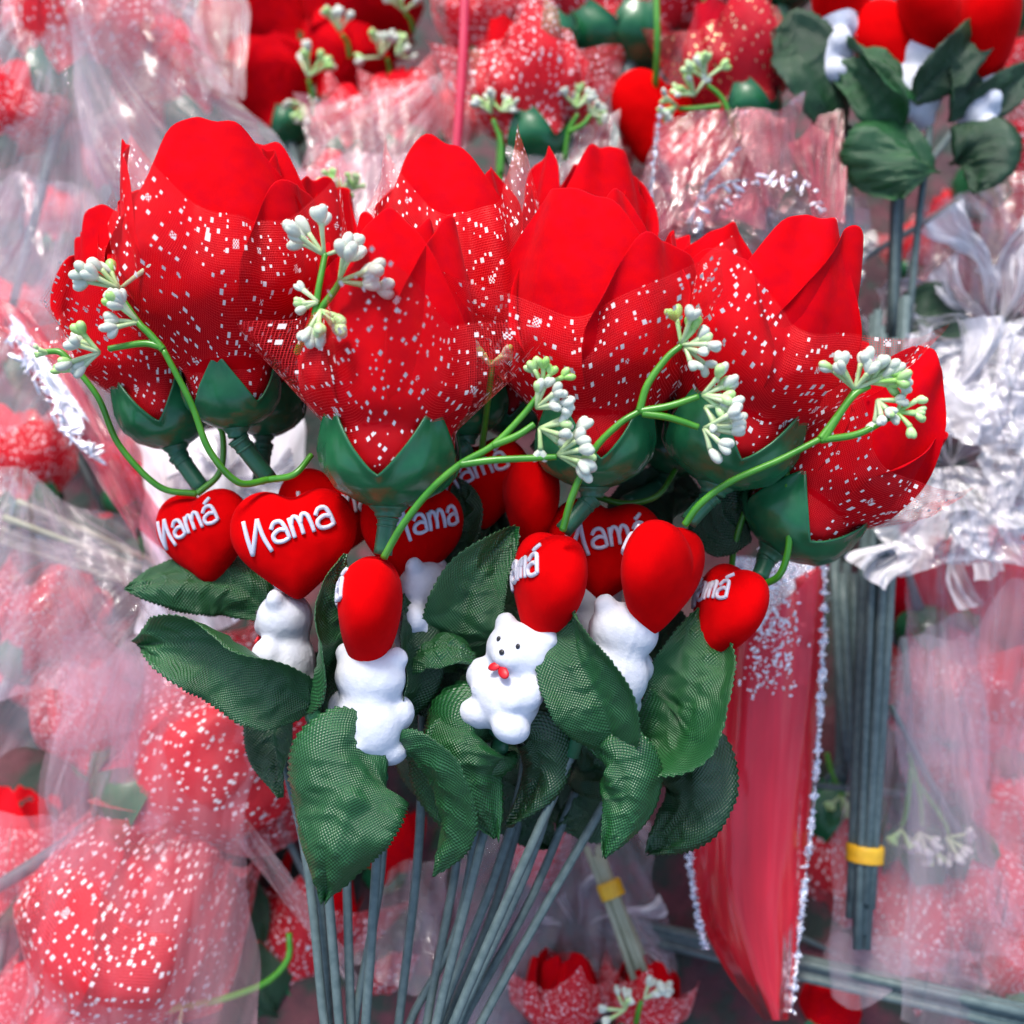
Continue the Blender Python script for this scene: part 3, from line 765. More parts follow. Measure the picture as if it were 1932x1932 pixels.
add_sprig(pF, [[(1062, 1000, 199), (1082, 930, 230), (1120, 850, 250), (1168, 800, 260), (1206, 776, 260)],
               [(1206, 776, 260), (1222, 725, 265), (1258, 675, 265), (1285, 652, 265)], [(1206, 776, 260), (1262, 766, 265), (1318, 748, 265)],
               [(1212, 780, 260), (1262, 788, 265), (1318, 806, 265)]],
          [((1285, 650, 265), (.5, -.6), 78, .3, 6), ((1292, 655, 265), (.9, .3), 74, .0, 5), ((1325, 745, 265), (.7, -.3), 84, .3, 7), ((1330, 768, 260), (.6, .5), 60, .2, 5), ((1328, 808, 265), (.8, .4), 86, .0, 6)], 11)
add_sprig(pH, [[(1292, 990, 190), (1322, 950, 210), (1380, 908, 225), (1470, 868, 240), (1548, 828, 250)],
               [(1548, 828, 250), (1580, 785, 250), (1612, 738, 250)], [(1552, 832, 250), (1605, 752, 252), (1640, 728, 250)], [(1548, 830, 250), (1620, 818, 250), (1688, 782, 250)]],
          [((1612, 735, 250), (.2, -1), 84, .0, 7), ((1640, 722, 250), (.4, -.5), 84, .1, 7), ((1655, 755, 250), (.6, .3), 66, .3, 6), ((1692, 778, 250), (.9, -.1), 64, .8, 5)], 13)
add_sprig(pI, [[(1435, 1105, 10), (1470, 1085, 40), (1488, 1030, 60), (1486, 950, 70), (1484, 880, 60)], [(1435, 1105, 10), (1380, 1110, 0), (1335, 1130, -10)]], [((1575, 745, 90), (-.4, -.4), 52, .4, 4)], 15, 7)
add_sprig(pG, [[(1380, 1095, -60), (1384, 1040, -50), (1400, 980, -40), (1425, 915, -40)], [(1120, 935, -60), (1180, 950, -50), (1240, 935, -50), (1275, 885, -60)]], [((1318, 520, -10), (.1, -.6), 50, .5, 3), ((1400, 1110, -60), (.8, -.3), 50, .0, 3)], 17)
add_sprig(pE, [[(1010, 700, -100), (1006, 600, -60), (1005, 520, -20), (1010, 480, 0)]], [((1012, 482, 0), (.2, -.8), 52, .2, 4)], 19)
add_sprig(pJ, [[(905, 880, -100), (915, 800, -20), (925, 720, 60), (930, 680, 80)]], [((925, 690, 80), (0, -1), 70, .1, 7), ((975, 700, 80), (.4, -.4), 60, .4, 5)], 21)

# ------------------------------------------------------------------ the stall behind
TZ0, TK = -1150.0, 0.45
def table_z(y): return TZ0 - TK * y
def crumple(X, Y, seed, amp, freq, octs=4, ridge=True):
    q = np.random.RandomState(seed); r = np.zeros_like(X)
    for o_ in range(octs):
        for _ in range(3):
            a = q.uniform(0, math.pi); f_ = freq * 2 ** o_ * q.uniform(.7, 1.3)
            ph = (X * math.cos(a) + Y * math.sin(a)) * f_ + q.uniform(0, 6.28) + 1.3 * np.sin((X * math.sin(a) - Y * math.cos(a)) * f_ * .4 + q.uniform(0, 6))
            r += (1 - 2 * np.abs(np.sin(ph)) if ridge else np.sin(ph)) * amp / 3 / 1.9 ** o_
    return r
from mathutils import noise as mn
def creases(X, Y, seed, amp, freq):
    r_ = np.zeros_like(X); ca, sa = math.cos(seed * 2.3) * .5, math.sin(seed * 1.9) * .5
    for i in range(len(X)):
        x, y = X[i] * freq, (Y[i] + X[i] * ca * .5) * freq
        wx = mn.noise((x * .6, y * .6, seed)) * .8; wy = mn.noise((x * .6, y * .6, seed + 9.)) * .8
        d = mn.voronoi((x * .8 + wx, y * .8 + wy, seed * 3.7))[0]
        e = mn.voronoi((x * 2.3 + wx, y * 2.3 - wy, seed * 1.3))[0]
        r_[i] = (d[0] - .45) * 1.5 + (e[0] - .45) * .45 + mn.noise((x * .3, y * .3, seed * 2.)) * 1.4
    return r_ * amp
def table_pts(U, V):
    X = (U - .5) * 9000; Y = (V - .5) * 9000
    Z = table_z(Y) + crumple(X, Y, 3, 38, .006, 3, False)
    return np.stack([X, Y, Z], 1)
v, f, uv = grid(180, 180, table_pts)
o = put('table_cloth', rawmesh('table_cloth', v, f, M_table), None); o['kind'] = 'structure'

# three flower models, copied below
def bg_variant(kind):
    H = 400.0; ms = []
    pets = {0: DEF_PET, 1: [(10, 1.0, 1.1, .15, 1), (100, .9, 1.0, .3, .98), (-80, 1.0, 1.0, .25, .98), (180, 1, 1, .2, .95), (-140, .9, 1, .2, .9)],
            2: [(0, .8, 1.1, .9, 1.1), (60, .9, 1.1, 1.2, 1.05), (125, .8, 1.1, .9, 1.1), (180, .9, 1.1, 1.1, 1.1), (-120, .85, 1.1, 1.1, 1.1), (-60, .9, 1.1, .8, 1.05), (30, 1.0, 1, .3, .7), (150, 1.0, 1, .3, .7), (-90, 1.0, 1, .3, .7)]}[kind % 3]
    RR = (1.1, 1.0, 1.25, 1.2)[kind]
    for i, (az, h, wd, fl, ly) in enumerate(pets):
        v, f, uv = petal_pts(H, RR * (.84 if kind == 3 else 1), az, h, wd, fl, ly, 700 + kind * 20 + i, 10, 12, cal=(95 / H, 130 / H))
        ms.append(('petal', rawmesh('petal', v, f, M_petal, uv)))
    v, f, uv = tulle_pts(H, RR, H * (1.3 if kind == 3 else .84), 30, .12 if kind == 3 else .45, 900 + kind, n=48, cal=(95 / H, 130 / H))
    ms.append(('tulle_wrap', rawmesh('tulle_wrap', v, f, M_tulle_bg, uv)))
    v, f, uv = calyx_pts(98, 140, 10, 5 + kind); ms.append(('calyx', rawmesh('calyx', v, f, M_calyx)))
    v, f = tube([(0, 6, 0), (0, -120, 0), (6, -520, 0)], [22, 12, 9], 8, 8); ms.append(('stem', rawmesh('stem', v, f, M_stem)))
    return ms
BG = [bg_variant(i) for i in range(4)]
def bg_flower(label, px, py, size, ang, z, kind=0, spin=0, lean=0, mat=None, tmat=None, notulle=False, nostem=False, nocup=False, group='flowers lying on the stall behind'):
    """px, py: picture place of the bloom's middle; size: height of the bloom in the picture; ang: clockwise lean of its axis"""
    Hh = size * (D - z) / D; c = P(px, py, z); a = math.radians(ang)
    dv = np.array([math.sin(a), math.cos(a), -math.tan(math.radians(lean)) if lean else -.25]); dv = nrm(dv)
    base = c - dv * Hh * .5
    F = frame(base, base + dv, spin)
    root = thing('cloth_flower', base, label, 'artificial flower', group, rot=mat4(F), scale=Hh / 400)
    mp = {}
    for nm, me in BG[kind]:
        if nm == 'tulle_wrap' and notulle: continue
        if nm == 'stem' and nostem: continue
        if nm == 'calyx' and nocup: continue
        m = {'petal': mat, 'tulle_wrap': tmat}.get(nm)
        if m is not None:
            key = (me.name, m.name)
            if key not in _mv: c2 = me.copy(); c2.materials[0] = m; _mv[key] = c2
            me = _mv[key]
        put(nm, me, root, Matrix.Identity(4))
    return root
_mv = {}

def sheet(name, label, cat, corners, mat, seed=1, amp=26, freq=.012, n=60, curl=0, group=None, kind=None, pinch=0.0, stretch=.16):
    """corners: top-left, top-right, bottom-right, bottom-left as (px, py, z)"""
    A, B, C, E = [P(*c) for c in corners]
    def fn(U, V):
        e_ = np.abs(2 * U - 1) ** 2
        U2 = U + e_ * (.05 * np.sin(V * 4.1 + seed) + .02 * np.sin(V * 9.7 + seed * 2) + .01 * np.sin(V * 23 + seed))
        V2 = V + (2 * V - 1) ** 2 * (.06 * np.sin(U * 5.3 + seed * 3) + .02 * np.sin(U * 13.1 + seed * 5))
        if pinch: U2 = .5 + (U2 - .5) * (1 - pinch * np.exp(-((V - .85) / .22) ** 2))
        p = (A[None] * ((1 - U2) * (1 - V2))[:, None] + B[None] * (U2 * (1 - V2))[:, None] + C[None] * (U2 * V2)[:, None] + E[None] * ((1 - U2) * V2)[:, None])
        X = U * np.linalg.norm(B - A); Y = V * np.linalg.norm(E - A)
        d = creases(X, Y * stretch * 1.6, seed, amp * .75, freq)
        p[:, 2] += d + curl * (1 - (2 * U - 1) ** 2)
        p[:, 0] += d * .25
        return p
    v, f, uv = grid(n, n, fn)
    q = np.random.RandomState(seed + 500); fu = q.uniform(-.3, 1.3); fv = -q.uniform(.15, .9) if q.rand() < .6 else 1 + q.uniform(.15, .9)
    ang = np.arctan2(uv[:, 0] - fu, uv[:, 1] - fv) if fv < 0 else np.arctan2(uv[:, 0] - fu, fv - uv[:, 1])
    uv = np.stack([ang * 1.1 + seed * 3.3, np.hypot(uv[:, 0] - fu, uv[:, 1] - fv) + seed], 1)
    o = put(name, rawmesh(name, v, f, mat, uv, smooth=(mat is not M_foil)), None, kind=kind)
    if label: o['label'] = label; o['category'] = cat
    if group: o['group'] = group
    return o

def bundle(name, label, pts_top, pts_bot, n, r, spread_t, spread_b, mat, seed, band=None, cat='stem bundle', cuts=0):
    """a bundle of wires lying as one; each wire is a part"""
    q = random.Random(seed); p0 = P(*pts_top); p1 = P(*pts_bot)
    root = thing(name, p0, label, cat)
    d = nrm(p1 - p0); sd = nrm(np.cross(d, [0, 0, 1])); up = np.cross(sd, d)
    for i in range(n):
        a = q.uniform(0, 6.28); rr = math.sqrt(q.random())
        o0 = (sd * math.cos(a) + up * math.sin(a)) * rr * spread_t
        a += q.uniform(-.6, .6)
        o1 = (sd * math.cos(a) + up * math.sin(a)) * rr * spread_b
        s0, s1 = q.uniform(0, cuts), q.uniform(0, cuts)
        m_ = (p0 + o0) * .5 + (p1 + o1) * .5 + sd * q.uniform(-4, 4)
        v, f = tube([p0 + o0 + d * s0, m_, p1 + o1 - d * s1], r, 7, 6)
        put('stem', rawmesh('stem', v - p0, f, mat), root, Matrix.Identity(4))
    if band is not None:
        c = p0 * (1 - band) + p1 * band; rb = (spread_t * (1 - band) + spread_b * band) + r * 1.1
        v, f = tube([c - d * 19, c - d * 8, c + d * 6, c + d * 19], [rb * .98, rb * 1.04, rb, rb * 1.02], 16, 8)
        put('tape_band', rawmesh('tape_band', v - p0, f, M_yellow), root, Matrix.Identity(4))
    return root

def bg_leaf(label, sp, width, rolls=(0,), dark=False, **kw):
    v, f, uv = leaf_pts([P(*p) for p in sp], width, rolls, nv=60, nu=10, **kw)
    c = P(*sp[0])
    o = put('leaf', rawmesh('leaf', v - c, f, M_leaf_shade if dark else M_leaf, uv), None, Matrix.Translation(Vector(c) * S), solid=1.5)
    o['label'] = label; o['category'] = 'artificial leaf'; o['group'] = 'cloth leaves on the stall behind'
    return o

def bg_sprig(label, paths, clusters, seed, rad=7):
    c = P(*paths[0][0])
    root = thing('bud_sprig', c, label, 'bud sprig', 'sprigs of white buds behind the bouquet')
    parts = [tube([P(*p) for p in pp], [rad, rad * .8], 7, 14) for pp in paths]
    v, f = join(parts); put('twig', rawmesh('twig', v - c, f, M_sprig), root, Matrix.Identity(4))
    for i, cl in enumerate(clusters):
        (px, py, pz), d, size = cl[:3]; g = cl[3] if len(cl) > 3 else .15
        v, f, fm = bud_cluster(P(px, py, pz), np.array([d[0], -d[1], .3]), size * (D - pz) / D, seed * 13 + i, g, 6)
        put('bud_cluster', rawmesh('bud_cluster', v - c, f, None, mats=[M_bud, M_budg, M_sprig_pale], fmat=fm), root, Matrix.Identity(4))
    return root

PK = M_petal_pk; DK = M_petal_dk
# --- blooms, one line each: label, x, y, size, lean, depth, model ...
for a, kw in [
 (('tall narrow red flower under the clear film at the top left', 155, 70, 330, 8, -900, 1), dict(mat=PK)),
 (('pink looking flower cut by the left edge, a fifth of the way down', 15, 225, 200, 20, -820, 0), dict(mat=PK)),
 (('flower under the big curved film at the top left', 330, 175, 260, -25, -1150, 0), dict(mat=PK, spin=40)),
 (('small flower under film left of the upper left bloom, in line with its top', 245, 330, 190, 5, -1200, 1), dict(mat=PK)),
 (('small flower deep between films left of the bouquet, level with its top', 110, 425, 130, -10, -1300, 0), dict(mat=PK)),
 (('flower at the very top left corner', 70, 10, 170, -40, -1400, 2), dict(notulle=True, mat=DK)),
 (('bare open deep red bloom at the top, left one of the pair', 515, 75, 240, -40, -1250, 2), dict(notulle=True, mat=M_petal)),
 (('bare deep red bloom below the white buds at the top, lower of the open blooms', 520, 190, 200, -20, -1150, 2), dict(notulle=True, mat=M_petal, spin=50)),
 (('bare open red bloom at the top between two white bud clusters', 650, 45, 230, 20, -1250, 2), dict(notulle=True, mat=M_petal, spin=20)),
 (('bare open red bloom above the pink wrapped blooms', 640, 150, 190, 30, -1200, 2), dict(notulle=True, mat=M_petal, spin=80)),
 (('left one of two pink wrapped blooms behind the top of the bouquet', 655, 245, 150, 0, -1000, 0), dict(mat=PK)),
 (('right one of two pink wrapped blooms behind the top of the bouquet', 765, 225, 180, -10, -1000, 0), dict(mat=PK, spin=60)),
 (('small pink bloom beside the red pole at the top', 850, 235, 130, 10, -1050, 1), dict(mat=PK)),
 (('dark pink bloom below the small green buds behind the bouquet', 625, 350, 120, 0, -900, 1), dict(mat=PK)),
 (('dotted bloom on a green cup just right of the red pole at the top', 1005, 185, 300, -4, -720, 1), dict(spin=20)),
 (('red bloom in the top centre behind the dotted one', 925, 50, 220, -12, -1000, 0), dict(spin=50)),
 (('dotted bloom at the top leaning left above the small pale green cup', 1095, -10, 320, -22, -850, 0), dict(spin=10)),
 (('dotted bloom at the top above the red heart', 1215, -10, 320, 12, -850, 0), dict(spin=30)),
 (('dotted bloom at the top between two green stems', 1330, -60, 200, 20, -900, 0), dict(spin=70)),
 (('deep red bloom with gold dots at the upper right', 1395, 135, 270, -8, -700, 1), dict(mat=DK, tmat=M_tulle_gold, spin=20)),
 (('small red bloom under film at the upper right edge of the wires', 1800, 425, 120, -20, -1200, 0), dict(mat=PK)),
 (('dotted bloom at the right edge near the top', 1900, 120, 200, 40, -1100, 0), dict(mat=PK)),
 (('pink wrapped bloom at the right edge above the white film', 1905, 330, 240, 60, -1100, 0), dict(mat=PK, spin=50)),
 (('small red bloom right of the upper wires', 1715, 480, 110, 10, -1250, 0), dict()),
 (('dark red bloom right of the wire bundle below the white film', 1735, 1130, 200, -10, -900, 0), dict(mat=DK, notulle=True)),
 (('large pink wrapped bloom at the right edge below the white film', 1870, 1150, 260, 50, -850, 2), dict(mat=PK, notulle=True)),
 (('pink wrapped bloom at the right edge, two thirds down', 1860, 1330, 300, -30, -800, 2), dict(mat=PK)),
 (('red streaked bloom under film at the right edge, lower of three', 1880, 1520, 250, 100, -800, 0), dict(mat=PK)),
 (('bloom hanging upside down under film with white buds on it, lower right', 1735, 1690, 290, 172, -720, 0), dict(spin=40)),
 (('bloom behind the right edge of the red wrapper', 1590, 1620, 330, 175, -850, 1), dict(mat=PK)),
 (('dotted bloom in the lower right corner', 1905, 1810, 200, -20, -620, 0), dict()),
 (('dotted bloom at the bottom edge, left of the red wrapper', 1210, 1895, 170, 20, -560, 0), dict()),
 (('dotted dome shaped bloom at the bottom edge below the wires', 1060, 1895, 190, 0, -540, 0), dict(spin=30)),
 (('red bloom at the bottom edge right of the red wrapper', 1560, 1900, 160, 30, -640, 0), dict(notulle=True)),
 (('big dotted pink red bloom left of the leaves, upper of the large pair', 385, 1440, 430, 60, -520, 3), dict(mat=PK, spin=15)),
 (('big dotted pink red bloom at the lower left, lower of the large pair', 225, 1790, 470, 30, -480, 3), dict(mat=PK, spin=60, nocup=True)),
 (('red bloom under film at the left edge, lower half', 20, 1620, 260, 0, -700, 0), dict(mat=PK)),
 (('red bloom seen between the leftmost wires', 575, 1755, 280, 15, -700, 1), dict(spin=10)),
 (('small red bloom right of the front leaf between the wires', 735, 1600, 170, 10, -750, 0), dict(notulle=True)),
 (('pink red bloom under film at the left edge, halfway down', 45, 885, 230, -20, -800, 0), dict(mat=PK)),
 (('small red bloom below the purple strip at the left', 190, 1025, 110, 20, -850, 0), dict(notulle=True)),
 (('small red bloom at the left, lower of the two below the purple strip', 115, 1120, 110, 20, -850, 0), dict()),
 (('red bloom under film at the left edge, below the small red pair', 60, 1260, 200, 80, -850, 0), dict(mat=PK)),
 (('dark red bloom in the gap under the left leaves', 420, 1330, 260, -30, -650, 0), dict()),
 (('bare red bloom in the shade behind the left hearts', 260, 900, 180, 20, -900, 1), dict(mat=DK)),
 (('deep red bloom behind the right leaf', 1240, 1640, 200, 60, -900, 0), dict(mat=DK, notulle=True))]:
    kw = dict(kw); bg_flower(*a, **kw)

# --- hearts, bears and leaves of the bunch at the top right
def bg_fig(name, label, kind, px, py, z, size, lean, az, group):
    c = P(px, py, z)
    root = thing(name, c, label, 'bear ornament' if kind == 'bear' else 'heart ornament', group)
    if kind == 'bear': add_bear(root, c, lean, az, scale=size)
    else: add_heart(root, c, lean, az, scale=size, txt=0)
for lab, px, py, z, s_, le, az in [
 ('bright red flocked heart left of the film, upper middle of the photo', 1236, 220, -760, 1.15, 15, 20),
 ('red heart at the top edge above the left white bear of the top right bunch', 1585, -15, -620, 1.2, 10, 60),
 ('pointed red heart between the two white bears of the top right bunch', 1700, 85, -640, 1.25, -10, 20),
 ('red heart at the top edge above the middle white bear', 1755, 25, -600, 1.3, -5, 60),
 ('red heart at the top right corner behind a slanting leaf', 1858, 60, -600, 1.35, 10, 75)]:
    bg_fig('heart_ornament', lab, 'heart', px, py, z, s_, le, az, 'red hearts behind the bouquet')
for lab, px, py, z, s_, le, az in [
 ('left white foam bear of the top right bunch', 1572, 85, -620, 1.05, 6, 70),
 ('middle white foam bear of the top right bunch', 1738, 145, -600, 1.05, 14, 200),
 ('small white foam bear at the top right edge of the bunch', 1842, 190, -620, .9, 5, 90)]:
    bg_fig('bear_ornament', lab, 'bear', px, py, z, s_, le, az, 'white bears behind the bouquet')
for i, (lab, sp, wd, rl, dk, kw) in enumerate([
 ('dark olive leaf left of the left bear in the top right bunch', [(1590, 250, -600), (1540, 150, -560), (1500, 80, -560), (1455, 60, -580)], 190, (0, 20), True, dict(cup=.4)),
 ('narrow leaf crossing below the left bear, upper one', [(1730, 190, -560), (1680, 150, -530), (1630, 110, -530), (1585, 75, -560)], 120, (40, 50), False, dict(cup=.6)),
 ('narrow leaf crossing below the left bear, lower one', [(1700, 245, -570), (1660, 190, -540), (1620, 150, -540), (1560, 125, -560)], 130, (-20, -30), False, dict(cup=.7)),
 ('long leaf slanting up to the right in the top right bunch', [(1725, 195, -560), (1780, 130, -520), (1830, 80, -520), (1875, 20, -540)], 125, (10, 20), True, dict(cup=.5)),
 ('dark leaf right of the middle bear', [(1790, 230, -580), (1810, 180, -560), (1830, 130, -560), (1850, 90, -580)], 130, (40, 30), True, dict(cup=.5)),
 ('broad heart shaped leaf hanging below the top right bunch', [(1700, 230, -560), (1695, 280, -520), (1690, 330, -520), (1695, 375, -540)], 255, (0, 0), False, dict(cup=-.4)),
 ('dark leaf hanging at the right of the broad leaf', [(1800, 235, -580), (1850, 260, -550), (1860, 310, -550), (1835, 365, -570)], 170, (0, 30), True, dict(cup=-.6)),
 ('leaf running off the right edge near the top', [(1800, 210, -600), (1860, 190, -570), (1910, 160, -570), (1960, 120, -590)], 110, (30, 20), True, dict(cup=.5)),
 ('dark green leaf above the far right flower in the white film', [(1700, 560, -700), (1740, 590, -680), (1790, 630, -680), (1830, 680, -700)], 170, (0, 0), True, dict(cup=.3)),
 ('green leaf left of the red hearts under the film', [(260, 1080, -800), (210, 1030, -780), (170, 1010, -780), (110, 960, -800)], 130, (0, 20), True, dict(cup=.3)),
 ('dull green leaf under the film left of the left heart', [(340, 1080, -700), (290, 1060, -680), (240, 1060, -680), (180, 1090, -700)], 120, (0, 10), False, dict(cup=.3)),
 ('dark leaf at the bottom left beside the curled green stem', [(560, 1800, -600), (480, 1830, -560), (420, 1880, -560), (350, 1930, -600)], 240, (0, 20), True, dict(cup=-.3)),
 ('dark leaf between the big lower left bloom and the wires', [(450, 1600, -620), (450, 1690, -600), (470, 1750, -600), (500, 1820, -620)], 150, (20, 20), True, dict(cup=.4)),
 ('dull leaf behind the wires in the middle bottom', [(830, 1560, -800), (870, 1640, -780), (890, 1720, -780), (900, 1800, -800)], 170, (0, 10), True, dict(cup=.3)),
 ('pale leaf behind the wires right of the draped leaf', [(960, 1570, -800), (990, 1620, -780), (1000, 1680, -780), (990, 1760, -800)], 130, (10, 10), False, dict(cup=.3)),
 ('dark leaf under film inside the lower right wrapper', [(1690, 1480, -800), (1720, 1510, -780), (1750, 1530, -780), (1790, 1540, -800)], 100, (0, 10), True, dict(cup=.3)),
 ('dark leaf left of the bouquet behind the left leaves', [(330, 1330, -600), (300, 1290, -580), (270, 1270, -580), (230, 1280, -600)], 110, (0, 10), True, dict(cup=.3))]):
    bg_leaf(lab, sp, wd, rl, dk, seed=200 + i, **kw)

# --- green cups seen at the top
def cup_thing(label, px, py, z, s_, ang, spin):
    c = P(px, py, z); a = math.radians(ang); F = frame(c, c + np.array([math.sin(a), math.cos(a), -.2]), spin)
    root = thing('flower_cup', c, label, 'flower cup', 'green plastic cups behind the bouquet', rot=mat4(F), scale=s_)
    v, f, uv = calyx_pts(98, 150, 0, int(px)); put('calyx', rawmesh('calyx', v, f, M_calyx), root, Matrix.Identity(4), solid=3.5)
    v, f = tube([(0, 10, 0), (0, -60, 0), (4, -160, 0)], [26, 18, 17], 10, 8); put('neck', rawmesh('neck', v, f, M_neck), root, Matrix.Identity(4))
cup_thing('small pale green cup left of the big green cup at the top', 1058, 110, -700, .75, -20, 50)
cup_thing('green cup at the top between the gold dotted bloom and the olive leaf', 1470, 20, -780, 1.1, 0, 0)
cup_thing('green cup at the top right corner', 1900, 50, -760, 1.1, 20, 0)

# --- white bud sprigs behind
bg_sprig('pale sprig right of the dotted hanging bloom', [[(1065, 300, -640), (1072, 250, -630), (1090, 215, -620)], [(1072, 250, -630), (1100, 235, -620), (1115, 215, -620)]], [((1088, 205, -620), (0, -1), 55, .1), ((1112, 215, -620), (.6, -.4), 48, .1)], 31)
bg_sprig('sprig of green and white buds left of the gold dotted bloom', [[(1390, 260, -560), (1365, 190, -550), (1335, 160, -550)], [(1360, 200, -550), (1310, 205, -550), (1280, 205, -550)]], [((1330, 150, -550), (-.2, -1), 70, .5), ((1278, 200, -550), (-1, 0), 50, .3), ((1310, 180, -550), (-.5, -.8), 55, .1)], 33)
bg_sprig('small green sprig behind the gap left of the top flower', [[(640, 440, -520), (642, 390, -510), (640, 360, -510)], [(642, 400, -510), (665, 365, -510)]], [((630, 355, -510), (-.5, -1), 45, .9), ((668, 358, -510), (.6, -.6), 40, .8), ((645, 362, -510), (0, -1), 34, .0)], 35)
bg_sprig('sparkling sprig beside the red pole', [[(945, 330, -600), (945, 270, -600), (930, 225, -600)]], [((928, 215, -600), (-.5, -.8), 60, .2), ((945, 210, -600), (.4, -.8), 45, .4)], 37)
bg_sprig('white buds on the left open red bloom at the top', [[(590, 220, -1000), (588, 180, -980), (582, 150, -960)]], [((582, 145, -960), (0, -1), 70, .1), ((575, 200, -960), (-.4, .4), 50, .3)], 39)
bg_sprig('white buds at the very top of the photo, left of centre', [[(660, 110, -1000), (655, 80, -980), (645, 65, -960)]], [((640, 60, -960), (-.2, -.6), 62, .1)], 41)
bg_sprig('pair of white bud clusters right of the open red blooms', [[(735, 160, -1000), (735, 130, -980), (730, 110, -960)]], [((718, 108, -960), (-.3, -.7), 62, .1), ((748, 105, -960), (.5, -.6), 50, .5)], 43)
bg_sprig('white buds at the top, right of the open red blooms', [[(780, 60, -1000), (775, 40, -980), (765, 25, -960)]], [((762, 22, -960), (0, -.6), 60, .2)], 45)
bg_sprig('hanging sprig with a row of white buds on the upside down bloom', [[(1715, 1420, -560), (1735, 1500, -550), (1740, 1560, -550)], [(1725, 1470, -555), (1775, 1540, -550), (1790, 1575, -550)], [(1720, 1450, -555), (1710, 1530, -550), (1700, 1560, -550)]], [((1735, 1570, -540), (0, 1), 60, .1), ((1785, 1580, -540), (.6, .6), 64, .05), ((1700, 1565, -540), (-.5, .8), 44, .6), ((1760, 1600, -540), (.2, .6), 50, .0)], 47)
bg_sprig('white buds at the bottom edge right of the wires', [[(1200, 1930, -460), (1205, 1905, -440), (1210, 1890, -430)]], [((1215, 1885, -430), (.2, -.7), 70, .1), ((1180, 1905, -430), (-.6, -.3), 60, .0)], 49)
bg_sprig('curled bright green stem at the lower left', [[(350, 1900, -420), (420, 1885, -400), (500, 1855, -390), (543, 1810, -400), (545, 1760, -420)]], [((345, 1900, -420), (-.6, .3), 60, .4)], 51, 9)
bg_sprig('pale buds by the left edge under the film', [[(20, 1090, -700), (70, 1105, -690), (120, 1110, -690)]], [((75, 1120, -690), (0, 1), 40, .5)], 53)
bg_sprig('pale sprig in the film behind the wire bundle', [[(1560, 1420, -700), (1570, 1460, -690), (1590, 1500, -690)]], [((1585, 1500, -690), (.3, .6), 56, .3)], 55)

# --- long green stems at the top
for i, (lab, p) in enumerate([
 ('green stem running down to the red heart at the top', [(1238, -20, -640), (1240, 80, -640), (1236, 168, -700)]),
 ('green stem at the top left of the gold dotted bloom', [(1325, -20, -800), (1335, 60, -780), (1345, 120, -760)]),
 ('green stem ending on top of the gold dotted bloom', [(1437, -20, -680), (1435, 30, -670), (1428, 70, -660)]),
 ('green stem below the pale sprig at the top', [(943, 250, -650), (942, 330, -640), (945, 420, -640)])]):
    v, f = tube([P(*q) for q in p], 8, 8, 10)
    o = put('green_stem', rawmesh('green_stem', v, f, M_sprig), None); o['label'] = lab; o['category'] = 'stem'; o['group'] = 'green stems at the top'

# --- wire bundles
bundle('stem_bundle', 'thick bundle of grey green wires right of the bouquet with a yellow band', (1690, 560, -560), (1622, 1790, -420), 15, 11, 50, 26, M_stem, 5, band=.86, cuts=120)
bundle('stem_bundle', 'fan of thin grey wires under the broad leaf at the upper right', (1715, 240, -600), (1690, 640, -640), 5, 9, 55, 30, M_stem, 6)
bundle('stem_bundle', 'wires left of the fan at the upper right', (1595, 240, -640), (1600, 560, -650), 2, 10, 12, 20, M_stem, 16)
bundle('stem_bundle', 'bundle of wires lying across the bottom right corner', (1130, 1740, -700), (1960, 1925, -330), 12, 11, 30, 34, M_stem, 7)
bundle('stem_bundle', 'wires fanning out behind the red wrapper at the bottom', (1130, 1625, -800), (1480, 1850, -700), 8, 10, 50, 60, M_stem, 8)
bundle('stem_bundle', 'flat group of wires at the bottom right of the held wires', (1020, 1810, -760), (1420, 1790, -720), 6, 11, 25, 35, M_stem, 9)
bundle('stem_bundle', 'short tan wires with a yellow band below the right leaves', (1118, 1590, -560), (1215, 1840, -480), 7, 8, 18, 26, M_stem_tan, 10, band=.36, cuts=50)
bundle('stem_bundle', 'grey wires behind the right edge of the red wrapper', (1590, 1060, -660), (1605, 1480, -620), 5, 11, 34, 22, M_stem, 11, cuts=60)
bundle('stem_bundle', 'blurred pale wires at the left, level with the hearts', (20, 980, -560), (330, 1100, -600), 5, 8, 60, 30, M_stem_tan, 12)

